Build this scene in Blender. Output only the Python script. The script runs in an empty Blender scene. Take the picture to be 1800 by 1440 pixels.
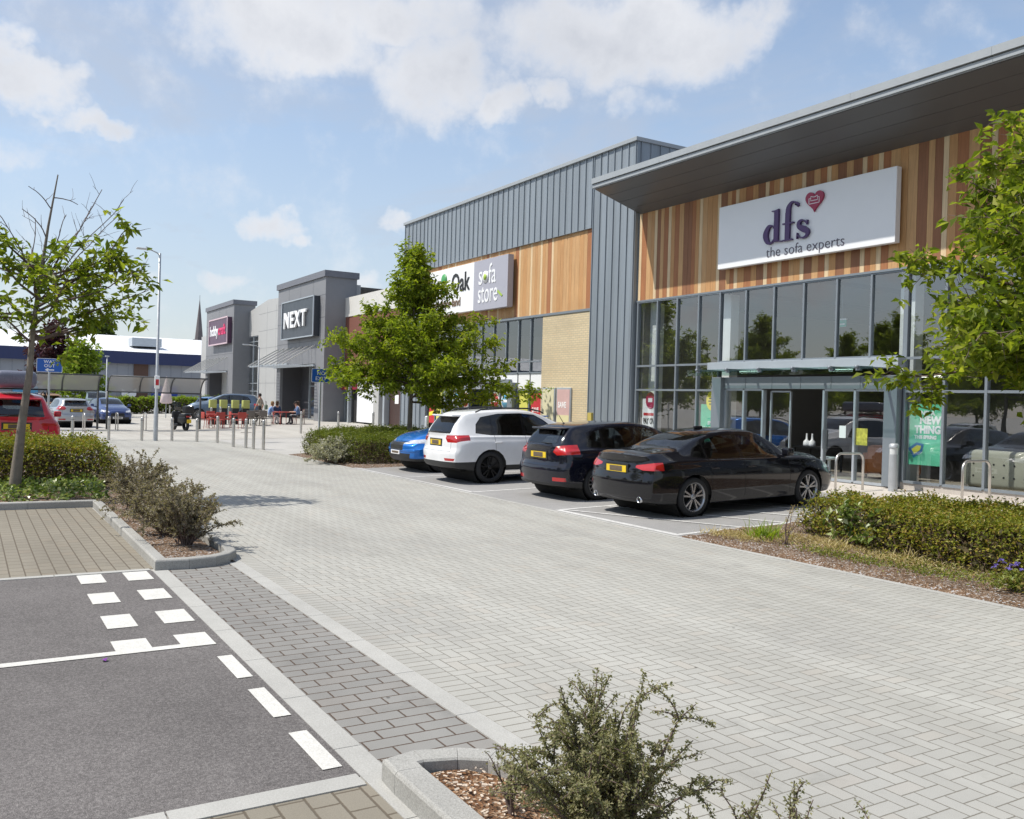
import bpy, bmesh, math, random
from mathutils import Vector, Matrix, noise
from math import sin, cos, pi, radians, sqrt, atan2, tan
random.seed(7)
S = bpy.context.scene
COL = S.collection
# ------------------------------------------------------------------ camera
H = 1.9
cam_d = bpy.data.cameras.new('camera'); cam = bpy.data.objects.new('camera', cam_d); COL.objects.link(cam)
cam_d.sensor_width = 36.0; cam_d.lens = 1592.5/1800*36; cam_d.clip_start = 0.1; cam_d.clip_end = 2000
def cam_matrix(yaw, pitch, roll):
    f = Vector((sin(yaw)*cos(pitch), cos(yaw)*cos(pitch), sin(pitch))); r = Vector((cos(yaw), -sin(yaw), 0)); u = r.cross(f)
    r2 = r*cos(roll)+u*sin(roll); u2 = -r*sin(roll)+u*cos(roll)
    return Matrix(((r2.x,u2.x,-f.x,0),(r2.y,u2.y,-f.y,0),(r2.z,u2.z,-f.z,H),(0,0,0,1)))
cam.matrix_world = cam_matrix(-1.0275785, -0.00861712, 0.02793692)
S.camera = cam
# ------------------------------------------------------------------ exposure
S.view_settings.view_transform = 'Standard'; S.view_settings.look = 'None'; S.view_settings.gamma = 1
S.view_settings.exposure = 0.1
# ------------------------------------------------------------------ sun
SUN = Vector((-.28, -.62, 1)).normalized()
EL = math.asin(SUN.z); AZ = atan2(SUN.x, SUN.y)
sd = bpy.data.lights.new('sun', 'SUN'); sd.energy = 4.7; sd.angle = radians(.53); sd.color = (1, .95, .86)
so = bpy.data.objects.new('sun', sd); COL.objects.link(so); so.rotation_euler = SUN.to_track_quat('Z', 'Y').to_euler()
# ------------------------------------------------------------------ world: clear sky with clouds
W = bpy.data.worlds.new('World'); S.world = W; W.use_nodes = True
nt = W.node_tree; N = nt.nodes; L = nt.links; N.clear()
class G:
    """tiny node helper"""
    def __init__(s, nt): s.nt = nt
    def n(s, t, **k):
        o = s.nt.nodes.new(t)
        for a, b in k.items(): setattr(o, a, b)
        return o
    def put(s, sock, v):
        if hasattr(v, 'is_output') : s.nt.links.new(v, sock)
        elif v is not None: sock.default_value = v
    def m(s, op, a, b=None, c=None, clamp=False):
        o = s.n('ShaderNodeMath', operation=op); o.use_clamp = clamp
        for i, v in enumerate((a, b, c)):
            if v is not None: s.put(o.inputs[i], v)
        return o.outputs[0]
    def noise(s, vec, scale, detail=4, rough=.55, dist=0):
        o = s.n('ShaderNodeTexNoise'); s.put(o.inputs['Vector'], vec); o.inputs['Scale'].default_value = scale
        o.inputs['Detail'].default_value = detail; o.inputs['Roughness'].default_value = rough; o.inputs['Distortion'].default_value = dist
        return o.outputs['Fac']
    def ramp(s, f, stops, interp='LINEAR'):
        o = s.n('ShaderNodeValToRGB'); s.put(o.inputs[0], f); cr = o.color_ramp; cr.interpolation = interp
        while len(cr.elements) < len(stops): cr.elements.new(.5)
        for e, (p, c) in zip(cr.elements, stops):
            e.position = p; e.color = (*c, 1) if not isinstance(c, (int, float)) else (c, c, c, 1)
        return o.outputs[0]
    def mix(s, f, a, b, blend='MIX'):
        o = s.n('ShaderNodeMix', data_type='RGBA', blend_type=blend)
        s.put(o.inputs[0], f)
        for i, v in ((6, a), (7, b)):
            if isinstance(v, (tuple, list)): v = (*v, 1) if len(v) == 3 else v
            s.put(o.inputs[i], v)
        return o.outputs[2]
    def maprange(s, v, a, b, c=0., d=1., smooth=False):
        o = s.n('ShaderNodeMapRange'); s.put(o.inputs[0], v)
        if smooth: o.interpolation_type = 'SMOOTHSTEP'
        for i, x in enumerate((a, b, c, d)): o.inputs[i+1].default_value = x
        return o.outputs[0]
    def xyz(s, v):
        o = s.n('ShaderNodeSeparateXYZ'); s.put(o.inputs[0], v); return o.outputs
    def comb(s, x, y, z):
        o = s.n('ShaderNodeCombineXYZ')
        for i, v in enumerate((x, y, z)): s.put(o.inputs[i], v)
        return o.outputs[0]
g = G(nt)
sky = g.n('ShaderNodeTexSky', sky_type='NISHITA'); sky.sun_disc = False; sky.sun_elevation = EL; sky.sun_rotation = AZ % (2*pi)
sky.altitude = 0; sky.air_density = 1.0; sky.dust_density = .7; sky.ozone_density = 1.6
dirv = g.n('ShaderNodeTexCoord').outputs['Generated']
X_, Y_, Z_ = g.xyz(dirv)
az = g.m('ARCTAN2', X_, Y_); el = g.m('ARCSINE', Z_)
# cloud banks: azimuth, elevation, half-widths (degrees), weight
CL = [(-72.9, 21.1, 7.1, 2.9, 1.0), (-64.5, 20.2, 4.8, 3.8, 1.0), (-60.8, 17.9, 2.3, 1.5, 0.8), (-68.8, 22.7, 10.7, 1.9, 1.0), (-53.1, 22.1, 9.5, 3.6, 1.1), (-47.2, 21.9, 4.6, 2.7, 1.0), (-57.6, 18.8, 2.3, 1.2, 0.8), (-51.2, 18.4, 2.6, 1.2, 0.6), (-87.0, 16.1, 2.7, 1.6, 0.9), (-84.4, 15.0, 2.0, 0.7, 0.7), (-88.2, 17.0, 1.9, 2.0, 0.9), (-73.9, 10.6, 1.9, 1.1, 0.85), (-72.6, 10.0, 1.2, 0.6, 0.7), (-66.3, 10.8, 1.0, 0.9, 0.75), (-76.5, 6.6, 1.7, 0.8, 0.6), (-82.8, 6.4, 2.5, 0.6, 0.45), (-88.1, 12.4, 2.9, 1.1, 0.4), (-69.0, 7.0, 1.6, 0.8, 0.5), (-138, 9, 9, 3, .8), (-122, 14, 12, 3.5, .9), (-150, 17, 10, 3, .8), (-128, 6, 8, 1.5, .7), (150, 40, 30, 12, 0.9), (100, 25, 18, 6, 0.8), (-160, 28, 20, 6, 0.7), (60, 50, 25, 10, 0.8)]
warp = g.noise(dirv, 9, 5, .6); warp2 = g.noise(g.comb(Y_, Z_, X_), 9, 5, .6)
azw = g.m('ADD', az, g.m('MULTIPLY', g.m('SUBTRACT', warp, .5), .16)); elw = g.m('ADD', el, g.m('MULTIPLY', g.m('SUBTRACT', warp2, .5), .11))
acc = None
for (a, e, sa, se, wt) in CL:
    da = g.m('DIVIDE', g.m('SUBTRACT', azw, radians(a)), radians(sa)); de = g.m('DIVIDE', g.m('SUBTRACT', elw, radians(e)), radians(se))
    d2 = g.m('ADD', g.m('MULTIPLY', da, da), g.m('MULTIPLY', de, de))
    q = g.m('MULTIPLY', g.m('MAXIMUM', g.m('SUBTRACT', 1., d2), 0.), wt)
    acc = q if acc is None else g.m('MAXIMUM', acc, q)
plane = g.comb(g.m('DIVIDE', X_, g.m('ADD', g.m('ABSOLUTE', Z_), .12)), g.m('DIVIDE', Y_, g.m('ADD', g.m('ABSOLUTE', Z_), .12)), 0.)
fine = g.noise(dirv, 16, 9, .62)
dens = g.m('ADD', acc, g.m('MULTIPLY', g.m('SUBTRACT', fine, .5), 1.7))
cum = g.maprange(dens, -.04, .92, smooth=True)
cir = g.noise(plane, 1.1, 7, .6, .6); cirm = g.m('MULTIPLY', g.maprange(cir, .38, .72), .72)
haze = g.m('MULTIPLY', g.maprange(el, 0., .42, 1., 0., True), .62)
veil = g.m('ADD', g.m('MULTIPLY', g.m('MAXIMUM', cirm, haze), .84), .16)
shade = g.noise(dirv, 7, 5, .55)
base = g.mix(1., sky.outputs[0], (1.60, 1.55, 1.46), 'MULTIPLY')
thin = g.mix(veil, base, (4.3, 4.65, 5.35))
body = g.ramp(g.maprange(g.m('ADD', g.m('MULTIPLY', dens, -.55), shade), -.35, .6), [(0, (.60, .625, .68)), (.5, (.80, .815, .85)), (1, (.96, .96, .96))])
bright = g.mix(1., body, (8.1, 8.1, 8.15), 'MULTIPLY')
fin = g.mix(g.m('MULTIPLY', cum, .93), thin, bright)
bg = g.n('ShaderNodeBackground'); L.new(fin, bg.inputs[0]); bg.inputs[1].default_value = .118
wo = g.n('ShaderNodeOutputWorld'); L.new(bg.outputs[0], wo.inputs[0])
try: W.cycles.sampling_method = 'MANUAL'; W.cycles.sample_map_resolution = 512
except Exception: pass

# ------------------------------------------------------------------ materials
MAT = {}
def new_mat(name):
    m = bpy.data.materials.new(name); m.use_nodes = True; nt = m.node_tree
    return m, G(nt), nt.nodes['Principled BSDF'], nt.nodes['Material Output']
def bump(g, b, h, strength=.3, dist=.01):
    o = g.n('ShaderNodeBump'); g.put(o.inputs['Height'], h); o.inputs['Strength'].default_value = strength; o.inputs['Distance'].default_value = dist
    g.nt.links.new(o.outputs[0], b.inputs['Normal'])
def pos(g): return g.n('ShaderNodeNewGeometry').outputs['Position']
def objc(g): return g.n('ShaderNodeTexCoord').outputs['Object']
def mat(name, c, rough=.6, metal=0., var=.12, scale=3., coat=0., bumps=0., bscale=60, obj=True, spec=None):
    """plain painted / cast surface with a little unevenness"""
    if name in MAT: return MAT[name]
    m, g, b, _ = new_mat(name); P = objc(g) if obj else pos(g)
    f = g.noise(P, scale, 6, .6); f2 = g.noise(P, scale*9, 4, .6)
    f = g.m('ADD', g.m('MULTIPLY', f, .7), g.m('MULTIPLY', f2, .3))
    lo = tuple(x*(1-var) for x in c); hi = tuple(min(1, x*(1+var)) for x in c)
    L_ = g.ramp(f, [(.3, lo), (.7, hi)]); g.put(b.inputs['Base Color'], L_)
    g.put(b.inputs['Roughness'], g.maprange(f, .3, .7, max(0, rough-.06), min(1, rough+.06)))
    b.inputs['Metallic'].default_value = metal
    if coat: b.inputs['Coat Weight'].default_value = coat; b.inputs['Coat Roughness'].default_value = .03
    if spec is not None: b.inputs['Specular IOR Level'].default_value = spec
    if bumps: bump(g, b, g.noise(P, bscale, 4, .6), bumps, .01)
    MAT[name] = m; return m
def leaf_mat(name, stops, trans=.45, rough=.5):
    m, g, b, out = new_mat(name)
    geo = g.n('ShaderNodeNewGeometry'); r = geo.outputs['Random Per Island']
    f = g.m('ADD', g.m('MULTIPLY', r, .75), g.m('MULTIPLY', g.noise(geo.outputs['Position'], 1.3, 3), .3))
    c = g.ramp(f, stops)
    g.put(b.inputs['Base Color'], c); b.inputs['Roughness'].default_value = rough; b.inputs['Specular IOR Level'].default_value = .35
    t = g.n('ShaderNodeBsdfTranslucent'); g.put(t.inputs[0], g.mix(1., c, (1.25, 1.3, .6), 'MULTIPLY'))
    mx = g.n('ShaderNodeMixShader'); mx.inputs[0].default_value = trans
    g.nt.links.new(b.outputs[0], mx.inputs[1]); g.nt.links.new(t.outputs[0], mx.inputs[2]); g.nt.links.new(mx.outputs[0], out.inputs[0])
    MAT[name] = m; return m
def glass_mat(name, tint, ior=1.6, rough=.0, refl=(1, 1, 1)):
    m, g, b, out = new_mat(name); g.nt.nodes.remove(b)
    tr = g.n('ShaderNodeBsdfTransparent'); tr.inputs[0].default_value = (*tint, 1)
    gl = g.n('ShaderNodeBsdfGlossy'); gl.inputs['Roughness'].default_value = rough; gl.inputs[0].default_value = (*refl, 1)
    f0 = ((ior-1)/(ior+1))**2; lw = g.n('ShaderNodeLayerWeight'); lw.inputs['Blend'].default_value = .5
    frs = g.m('ADD', g.m('MULTIPLY', g.m('POWER', lw.outputs['Facing'], 5.), 1-f0), f0)
    wob = g.n('ShaderNodeBump'); wob.inputs['Strength'].default_value = .05; wob.inputs['Distance'].default_value = .02
    g.put(wob.inputs['Height'], g.noise(pos(g), .9, 2)); g.nt.links.new(wob.outputs[0], gl.inputs['Normal'])
    mx = g.n('ShaderNodeMixShader'); g.nt.links.new(frs, mx.inputs[0]); g.nt.links.new(tr.outputs[0], mx.inputs[1])
    g.nt.links.new(gl.outputs[0], mx.inputs[2]); g.nt.links.new(mx.outputs[0], out.inputs[0]); MAT[name] = m; return m
def herringbone(name, c, joint, unit=.1):
    """90 degree herringbone of 2:1 blocks, worked out cell by cell"""
    m, g, b, _ = new_mat(name); P = pos(g); x, y, z = g.xyz(P)
    u = g.m('DIVIDE', x, unit); v = g.m('DIVIDE', y, unit)
    i = g.m('FLOOR', u); j = g.m('FLOOR', v); fx = g.m('SUBTRACT', u, i); fy = g.m('SUBTRACT', v, j)
    k = g.m('FLOORED_MODULO', g.m('SUBTRACT', i, j), 4.)
    is0 = g.m('COMPARE', k, 0., .1); is1 = g.m('COMPARE', k, 1., .1); is2 = g.m('COMPARE', k, 2., .1); is3 = g.m('COMPARE', k, 3., .1)
    def dist(d, off): return g.m('ADD', d, off)
    dl = g.m('ADD', fx, is1); dr = g.m('ADD', g.m('SUBTRACT', 1., fx), is0)
    db = g.m('ADD', fy, is2); dt = g.m('ADD', g.m('SUBTRACT', 1., fy), is3)
    d = g.m('MINIMUM', g.m('MINIMUM', dl, dr), g.m('MINIMUM', db, dt))
    bi = g.m('SUBTRACT', i, is1); bj = g.m('SUBTRACT', j, is2)
    wn = g.n('ShaderNodeTexWhiteNoise', noise_dimensions='3D'); g.put(wn.inputs[0], g.comb(bi, bj, is0 if False else g.m('ADD', is2, is3)))
    finish_paver(g, b, P, d, wn.outputs[0], c, joint); MAT[name] = m; return m
def finish_paver(g, b, P, d, rnd, c, joint, jw=.038):
    jit = g.m('MULTIPLY', g.m('SUBTRACT', g.noise(P, 60, 3), .5), .05)
    J = g.maprange(g.m('ADD', d, jit), jw*.5, jw*1.5, 0., 1., True)
    base = g.ramp(rnd, [(0, tuple(x*.955 for x in c)), (.5, c), (.85, tuple(x*1.035 for x in c)), (1, (c[0]*1.02, c[1]*.99, c[2]*.97))])
    big = g.noise(P, .35, 5, .6); base = g.mix(1., base, g.ramp(big, [(.3, (.86, .86, .865)), (.5, (.99, .99, .98)), (.7, (1.06, 1.06, 1.05))]), 'MULTIPLY')
    gr = g.noise(P, 240, 3, .8); base = g.mix(1., base, g.ramp(gr, [(.3, .80), (.7, 1.17)]), 'MULTIPLY')
    mp = g.n('ShaderNodeMapping'); g.put(mp.inputs[0], P); mp.inputs['Scale'].default_value = (.07, 1.1, 1); base = g.mix(1., base, g.ramp(g.noise(mp.outputs[0], 1.5, 4, .6), [(.35, (.925, .92, .915)), (.6, (1.03, 1.03, 1.03))]), 'MULTIPLY')
    st = g.ramp(g.noise(P, 1.7, 6, .7), [(.58, 1.), (.74, .80)]); base = g.mix(1., base, st, 'MULTIPLY')
    sp = g.n('ShaderNodeTexVoronoi'); g.put(sp.inputs[0], P); sp.inputs['Scale'].default_value = 1.9
    spm = g.ramp(sp.outputs['Distance'], [(.018, .35), (.034, 1.)]); base = g.mix(1., base, spm, 'MULTIPLY')
    g.put(b.inputs['Base Color'], g.mix(J, joint, base)); b.inputs['Roughness'].default_value = .9; b.inputs['Specular IOR Level'].default_value = .25
    h = g.m('ADD', g.m('MULTIPLY', J, 1.), g.m('MULTIPLY', gr, .25)); bump(g, b, h, .5, .004)
def blocks(name, c, joint, w, h, swap=False, off=.5, ox=0, oy=0, jw=.05):
    """running bond blocks, w along the row, h across"""
    m, g, b, _ = new_mat(name); P = pos(g); x, y, z = g.xyz(P)
    if swap: x, y = y, x
    if swap == 'wall': x, y = g.xyz(P)[0], z
    v = g.m('DIVIDE', g.m('SUBTRACT', y, oy), h); j = g.m('FLOOR', v); fy = g.m('SUBTRACT', v, j)
    u = g.m('ADD', g.m('DIVIDE', g.m('SUBTRACT', x, ox), w), g.m('MULTIPLY', g.m('FLOORED_MODULO', j, 2.), off)); i = g.m('FLOOR', u); fx = g.m('SUBTRACT', u, i)
    r = w/h
    d = g.m('MINIMUM', g.m('MULTIPLY', g.m('MINIMUM', fx, g.m('SUBTRACT', 1., fx)), r), g.m('MINIMUM', fy, g.m('SUBTRACT', 1., fy)))
    wn = g.n('ShaderNodeTexWhiteNoise', noise_dimensions='3D'); g.put(wn.inputs[0], g.comb(i, j, 0.))
    finish_paver(g, b, P, d, wn.outputs[0], c, joint, jw); MAT[name] = m; return m
def speckle(name, c, hi, lo, scale=300, rough=.92, big=.12, bs=.6):
    m, g, b, _ = new_mat(name); P = pos(g)
    f = g.noise(P, scale, 2, .7); f2 = g.noise(P, scale*.33, 3, .7); bigf = g.noise(P, .5, 5, .6); mid = g.noise(P, 5, 4, .6)
    col = g.ramp(g.m('ADD', g.m('MULTIPLY', f, .6), g.m('MULTIPLY', f2, .4)), [(.36, lo), (.5, c), (.64, hi)])
    col = g.mix(1., col, g.ramp(bigf, [(.3, 1-big), (.7, 1+big*.6)]), 'MULTIPLY'); col = g.mix(1., col, g.ramp(mid, [(.3, .95), (.7, 1.05)]), 'MULTIPLY')
    g.put(b.inputs['Base Color'], col); b.inputs['Roughness'].default_value = rough; b.inputs['Specular IOR Level'].default_value = .25
    bump(g, b, g.m('ADD', f, f2), bs, .004); MAT[name] = m; return m

CONC = (.40, .395, .38)
herringbone('road_blocks', (.385, .38, .355), (.17, .158, .135))
blocks('header_blocks', (.385, .38, .355), (.18, .165, .14), .2, .1, swap=True, off=0, ox=2.71, jw=.05)
blocks('dark_blocks', (.25, .245, .235), (.085, .06, .045), .26, .13, swap=True, ox=1.9, oy=.03, jw=.045)
blocks('beige_blocks', (.235, .213, .175), (.12, .10, .075), .21, .14, swap=False, jw=.045)
blocks('yellow_brick', (.64, .53, .35), (.42, .37, .28), .225, .075, swap='wall', jw=.09)
blocks('bay_blocks', (.36, .355, .345), (.20, .195, .185), .2, .1, swap=True, jw=.05)
blocks('plaza_blocks', (.43, .415, .385), (.30, .285, .26), .4, .4, jw=.015)
speckle('asphalt', (.132, .122, .120), (.27, .255, .245), (.07, .065, .063), 170, .92, .2)
speckle('bay_asphalt', (.29, .285, .28), (.36, .355, .35), (.21, .205, .20), 240, bs=.3)
speckle('far_asphalt', (.40, .39, .37), (.46, .45, .43), (.33, .32, .31), 120, bs=.2)
speckle('concrete_kerb', (.36, .355, .335), (.46, .455, .43), (.24, .235, .22), 230, bs=.4, big=.25)
speckle('channel', (.40, .395, .37), (.47, .465, .45), (.33, .325, .31), 260, bs=.2, big=.12)
speckle('pink_concrete', (.50, .46, .42), (.55, .51, .47), (.42, .38, .34), 200, bs=.3)
speckle('white_paint', (.60, .59, .555), (.68, .67, .63), (.50, .49, .46), 110, .7, .08, .4)
speckle('worn_paint', (.56, .555, .54), (.66, .655, .64), (.34, .335, .33), 60, .7, .15, .3)
def soil(name='bark_soil', dull=False):
    m, g, b, _ = new_mat(name); P = pos(g)
    v = g.n('ShaderNodeTexVoronoi'); g.put(v.inputs[0], P); v.inputs['Scale'].default_value = 58; v.inputs['Randomness'].default_value = 1
    sep = g.n('ShaderNodeSeparateColor'); g.put(sep.inputs[0], v.outputs['Color'])
    c = g.ramp(sep.outputs[0], [(0, (.07, .035, .014)), (.45, (.18, .088, .04)), (.75, (.27, .155, .08)), (.92, (.42, .32, .23)), (1, (.58, .50, .42))])
    c = g.mix(1., c, g.ramp(g.noise(P, 2.2, 5), [(.3, (.85, .82, .78)), (.7, (1.2, 1.15, 1.1))]), 'MULTIPLY')
    if dull: c = g.mix(1., c, (.88, 1.06, 1.35), 'MULTIPLY')
    g.put(b.inputs['Base Color'], c); b.inputs['Roughness'].default_value = .95
    bump(g, b, g.m('ADD', v.outputs['Distance'], g.noise(P, 70, 4)), .9, .02); MAT[name] = m
soil(); soil('bark_dull', True)
def zinc(name, c):
    m, g, b, _ = new_mat(name); P = pos(g); x, y, z = g.xyz(P)
    pan = g.m('FLOOR', g.m('DIVIDE', g.m('ADD', x, y), .38)); wn = g.n('ShaderNodeTexWhiteNoise', noise_dimensions='1D'); g.put(wn.inputs['W'], pan)
    st = g.n('ShaderNodeMapping'); g.put(st.inputs[0], P); st.inputs['Scale'].default_value = (3, 3, .35)
    f = g.noise(st.outputs[0], 1.6, 6, .6)
    col = g.mix(1., g.ramp(wn.outputs[0], [(0, tuple(k*.93 for k in c)), (1, tuple(k*1.07 for k in c))]), g.ramp(f, [(.3, .92), (.7, 1.07)]), 'MULTIPLY')
    g.put(b.inputs['Base Color'], col); b.inputs['Roughness'].default_value = .52; b.inputs['Metallic'].default_value = .25
    bump(g, b, g.noise(P, 2.2, 2), .12, .03); MAT[name] = m
zinc('zinc', (.255, .29, .325)); zinc('zinc_dark', (.12, .13, .145))
def wood(name, c):
    m, g, b, _ = new_mat(name); P = pos(g)
    mp = g.n('ShaderNodeMapping'); g.put(mp.inputs[0], P); mp.inputs['Scale'].default_value = (1, 1, .06)
    f = g.noise(mp.outputs[0], 28, 5, .6, .4); f3 = g.noise(P, .8, 3)
    col = g.mix(1., g.ramp(f, [(.3, tuple(k*.84 for k in c)), (.7, tuple(k*1.12 for k in c))]), g.ramp(f3, [(.3, .94), (.7, 1.06)]), 'MULTIPLY')
    g.put(b.inputs['Base Color'], col); b.inputs['Roughness'].default_value = .62; b.inputs['Specular IOR Level'].default_value = .3
    bump(g, b, f, .15, .004); MAT[name] = m
for k, c in dict(wood_pale=(.66, .50, .31), wood_orange=(.50, .275, .12), wood_red=(.36, .155, .07), wood_brown=(.27, .125, .065), wood_amber=(.53, .315, .15)).items(): wood(k, c)
MODEL_PAINT = {}
def paint(name, c, rough=.25, metal=0., coat=1.):
    if name in MAT: return MAT[name]
    m, g, b, _ = new_mat(name); P = objc(g)
    f = g.noise(P, 2.5, 4, .6); b.inputs['Metallic'].default_value = metal
    g.put(b.inputs['Base Color'], g.ramp(f, [(.3, tuple(x*.93 for x in c)), (.7, tuple(min(1, x*1.05) for x in c))]))
    g.put(b.inputs['Roughness'], g.maprange(g.noise(P, 2, 3, .6), .3, .7, rough-.04, rough+.04))
    b.inputs['Specular IOR Level'].default_value = .08; b.inputs['Coat Weight'].default_value = coat; g.put(b.inputs['Coat Roughness'], g.maprange(g.noise(P, 1.5, 2, .5), .35, .75, .015, .05))
    MAT[name] = m; return m
GLZ = glass_mat('shop_glass', (.86, .90, .91), 2.7)
CARGLASS = glass_mat('car_glass', (.30, .33, .34), 1.8)
PRIV = glass_mat('privacy_glass', (.05, .055, .06), 1.7)
CANGLASS = glass_mat('canopy_glass', (.72, .82, .80), 1.5)
def sheet_mat():
    m, g, b, out = new_mat('shelter_sheet'); tr = g.n('ShaderNodeBsdfTransparent'); mx = g.n('ShaderNodeMixShader'); mx.inputs[0].default_value = .62
    b.inputs['Base Color'].default_value = (.50, .50, .49, 1); b.inputs['Roughness'].default_value = .5; tr.inputs[0].default_value = (.85, .85, .85, 1)
    g.nt.links.new(tr.outputs[0], mx.inputs[1]); g.nt.links.new(b.outputs[0], mx.inputs[2]); g.nt.links.new(mx.outputs[0], out.inputs[0]); return m
POLY = sheet_mat()
GREYMET = mat('grey_frame', (.22, .25, .28), .45, .3, .06)
LTMET = mat('light_frame', (.42, .46, .50), .42, .35, .06)
STEEL = mat('brushed_steel', (.62, .60, .57), .34, .85, .06, 8)
GALV = mat('galvanised_steel', (.46, .48, .50), .5, .5, .12, 6)
DARK = mat('dark_plastic', (.018, .018, .019), .55, 0, .2)
BLACK = mat('black_rubber', (.016, .016, .016), .85, 0, .25, 8)
WHITE = mat('white_panel', (.80, .81, .83), .4, 0, .03)
# ------------------------------------------------------------------ mesh helpers
def link(o, parent=None):
    COL.objects.link(o)
    if parent: o.parent = parent
    return o
def tag(o, label=None, cat=None, group=None, kind=None):
    if label: o['label'] = label
    if cat: o['category'] = cat
    if group: o['group'] = group
    if kind: o['kind'] = kind
    return o
def empty(name, loc, label, cat, group=None, rz=0, rx=0):
    o = bpy.data.objects.new(name, None); o.empty_display_size = .3; link(o); o.location = loc; o.rotation_euler = (rx, 0, rz)
    return tag(o, label, cat, group)
class MB:
    def __init__(s): s.v = []; s.f = []; s.mi = []; s.sm = []
    def add(s, vs, fs, mi=0, sm=False):
        n = len(s.v); s.v += [tuple(v) for v in vs]
        for f in fs: s.f.append(tuple(n+i for i in f)); s.mi.append(mi); s.sm.append(sm)
        return s
    def box(s, x0, x1, y0, y1, z0, z1, mi=0, M=None):
        vs = [Vector(p) for p in ((x0,y0,z0),(x1,y0,z0),(x1,y1,z0),(x0,y1,z0),(x0,y0,z1),(x1,y0,z1),(x1,y1,z1),(x0,y1,z1))]
        if M: vs = [M@v for v in vs]
        return s.add(vs, [(0,3,2,1),(4,5,6,7),(0,1,5,4),(1,2,6,5),(2,3,7,6),(3,0,4,7)], mi)
    def rbox(s, x0, x1, y0, y1, z0, z1, r=.03, mi=0, seg=3, M=None):
        """box with rounded edges"""
        bm = bmesh.new(); bmesh.ops.create_cube(bm, size=1)
        for v in bm.verts: v.co = Vector(((x0+x1)/2+v.co.x*(x1-x0), (y0+y1)/2+v.co.y*(y1-y0), (z0+z1)/2+v.co.z*(z1-z0)))
        bmesh.ops.bevel(bm, geom=list(bm.edges), offset=r, segments=seg, profile=.5, affect='EDGES')
        bm.verts.index_update(); vs = [(M@v.co if M else v.co.copy()) for v in bm.verts]; fs = [[v.index for v in f.verts] for f in bm.faces]; bm.free()
        return s.add(vs, fs, mi, True)
    def tube(s, pts, r, n=8, mi=0, cap=True, sm=True):
        pts = [Vector(p) for p in pts]; rs = r if isinstance(r, (list, tuple)) else [r]*len(pts)
        vs = []; up = None
        for i, p in enumerate(pts):
            t = (pts[min(i+1, len(pts)-1)]-pts[max(i-1, 0)]).normalized()
            if up is None: up = t.orthogonal().normalized()
            up = (up - t*up.dot(t)); up = up.normalized() if up.length > 1e-6 else t.orthogonal().normalized()
            w = t.cross(up)
            for k in range(n): a = 2*pi*k/n; vs.append(p+(up*cos(a)+w*sin(a))*rs[i])
        fs = []
        for i in range(len(pts)-1):
            for k in range(n): a = i*n+k; b = i*n+(k+1) % n; fs.append((a, b, b+n, a+n))
        s.add(vs, fs, mi, sm)
        if cap:
            m = len(s.v)-len(vs); s.f.append(tuple(m+k for k in range(n))[::-1]); s.mi.append(mi); s.sm.append(False)
            s.f.append(tuple(m+len(vs)-n+k for k in range(n))); s.mi.append(mi); s.sm.append(False)
        return s
    def lathe(s, prof, c=(0,0,0), n=20, mi=0, axis='z', sm=True):
        vs = []
        for r, h in prof:
            for k in range(n):
                a = 2*pi*k/n; x, y = r*cos(a), r*sin(a)
                p = (x, y, h) if axis == 'z' else ((h, x, y) if axis == 'x' else (x, h, y))
                vs.append((p[0]+c[0], p[1]+c[1], p[2]+c[2]))
        fs = []
        for i in range(len(prof)-1):
            for k in range(n): a = i*n+k; b = i*n+(k+1) % n; fs.append((a, b, b+n, a+n))
        return s.add(vs, fs, mi, sm)
    def prism(s, poly, d, M=None, mi=0):
        """polygon in the xy plane extruded by d in z, then transformed"""
        n = len(poly); vs = [Vector((p[0], p[1], 0)) for p in poly]+[Vector((p[0], p[1], d)) for p in poly]
        if M: vs = [M@v for v in vs]
        fs = [tuple(range(n))[::-1], tuple(range(n, 2*n))]+[(i, (i+1) % n, n+(i+1) % n, n+i) for i in range(n)]
        return s.add(vs, fs, mi)
    def build(s, name, mats, parent=None, bev=0, fixn=True):
        me = bpy.data.meshes.new(name); me.from_pydata(s.v, [], s.f); me.validate(verbose=False) if False else None
        for m in (mats if isinstance(mats, (list, tuple)) else [mats]): me.materials.append(m if not isinstance(m, str) else MAT[m])
        me.polygons.foreach_set('material_index', s.mi); me.polygons.foreach_set('use_smooth', s.sm)
        if bev or fixn:
            bm = bmesh.new(); bm.from_mesh(me)
            if fixn: bmesh.ops.recalc_face_normals(bm, faces=bm.faces)
            if bev: bmesh.ops.bevel(bm, geom=[e for e in bm.edges if len(e.link_faces) == 2 and e.calc_face_angle(0) > .6], offset=bev, segments=2, profile=.6, affect='EDGES')
            bm.to_mesh(me); bm.free()
        me.update(); return link(bpy.data.objects.new(name, me), parent)
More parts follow.
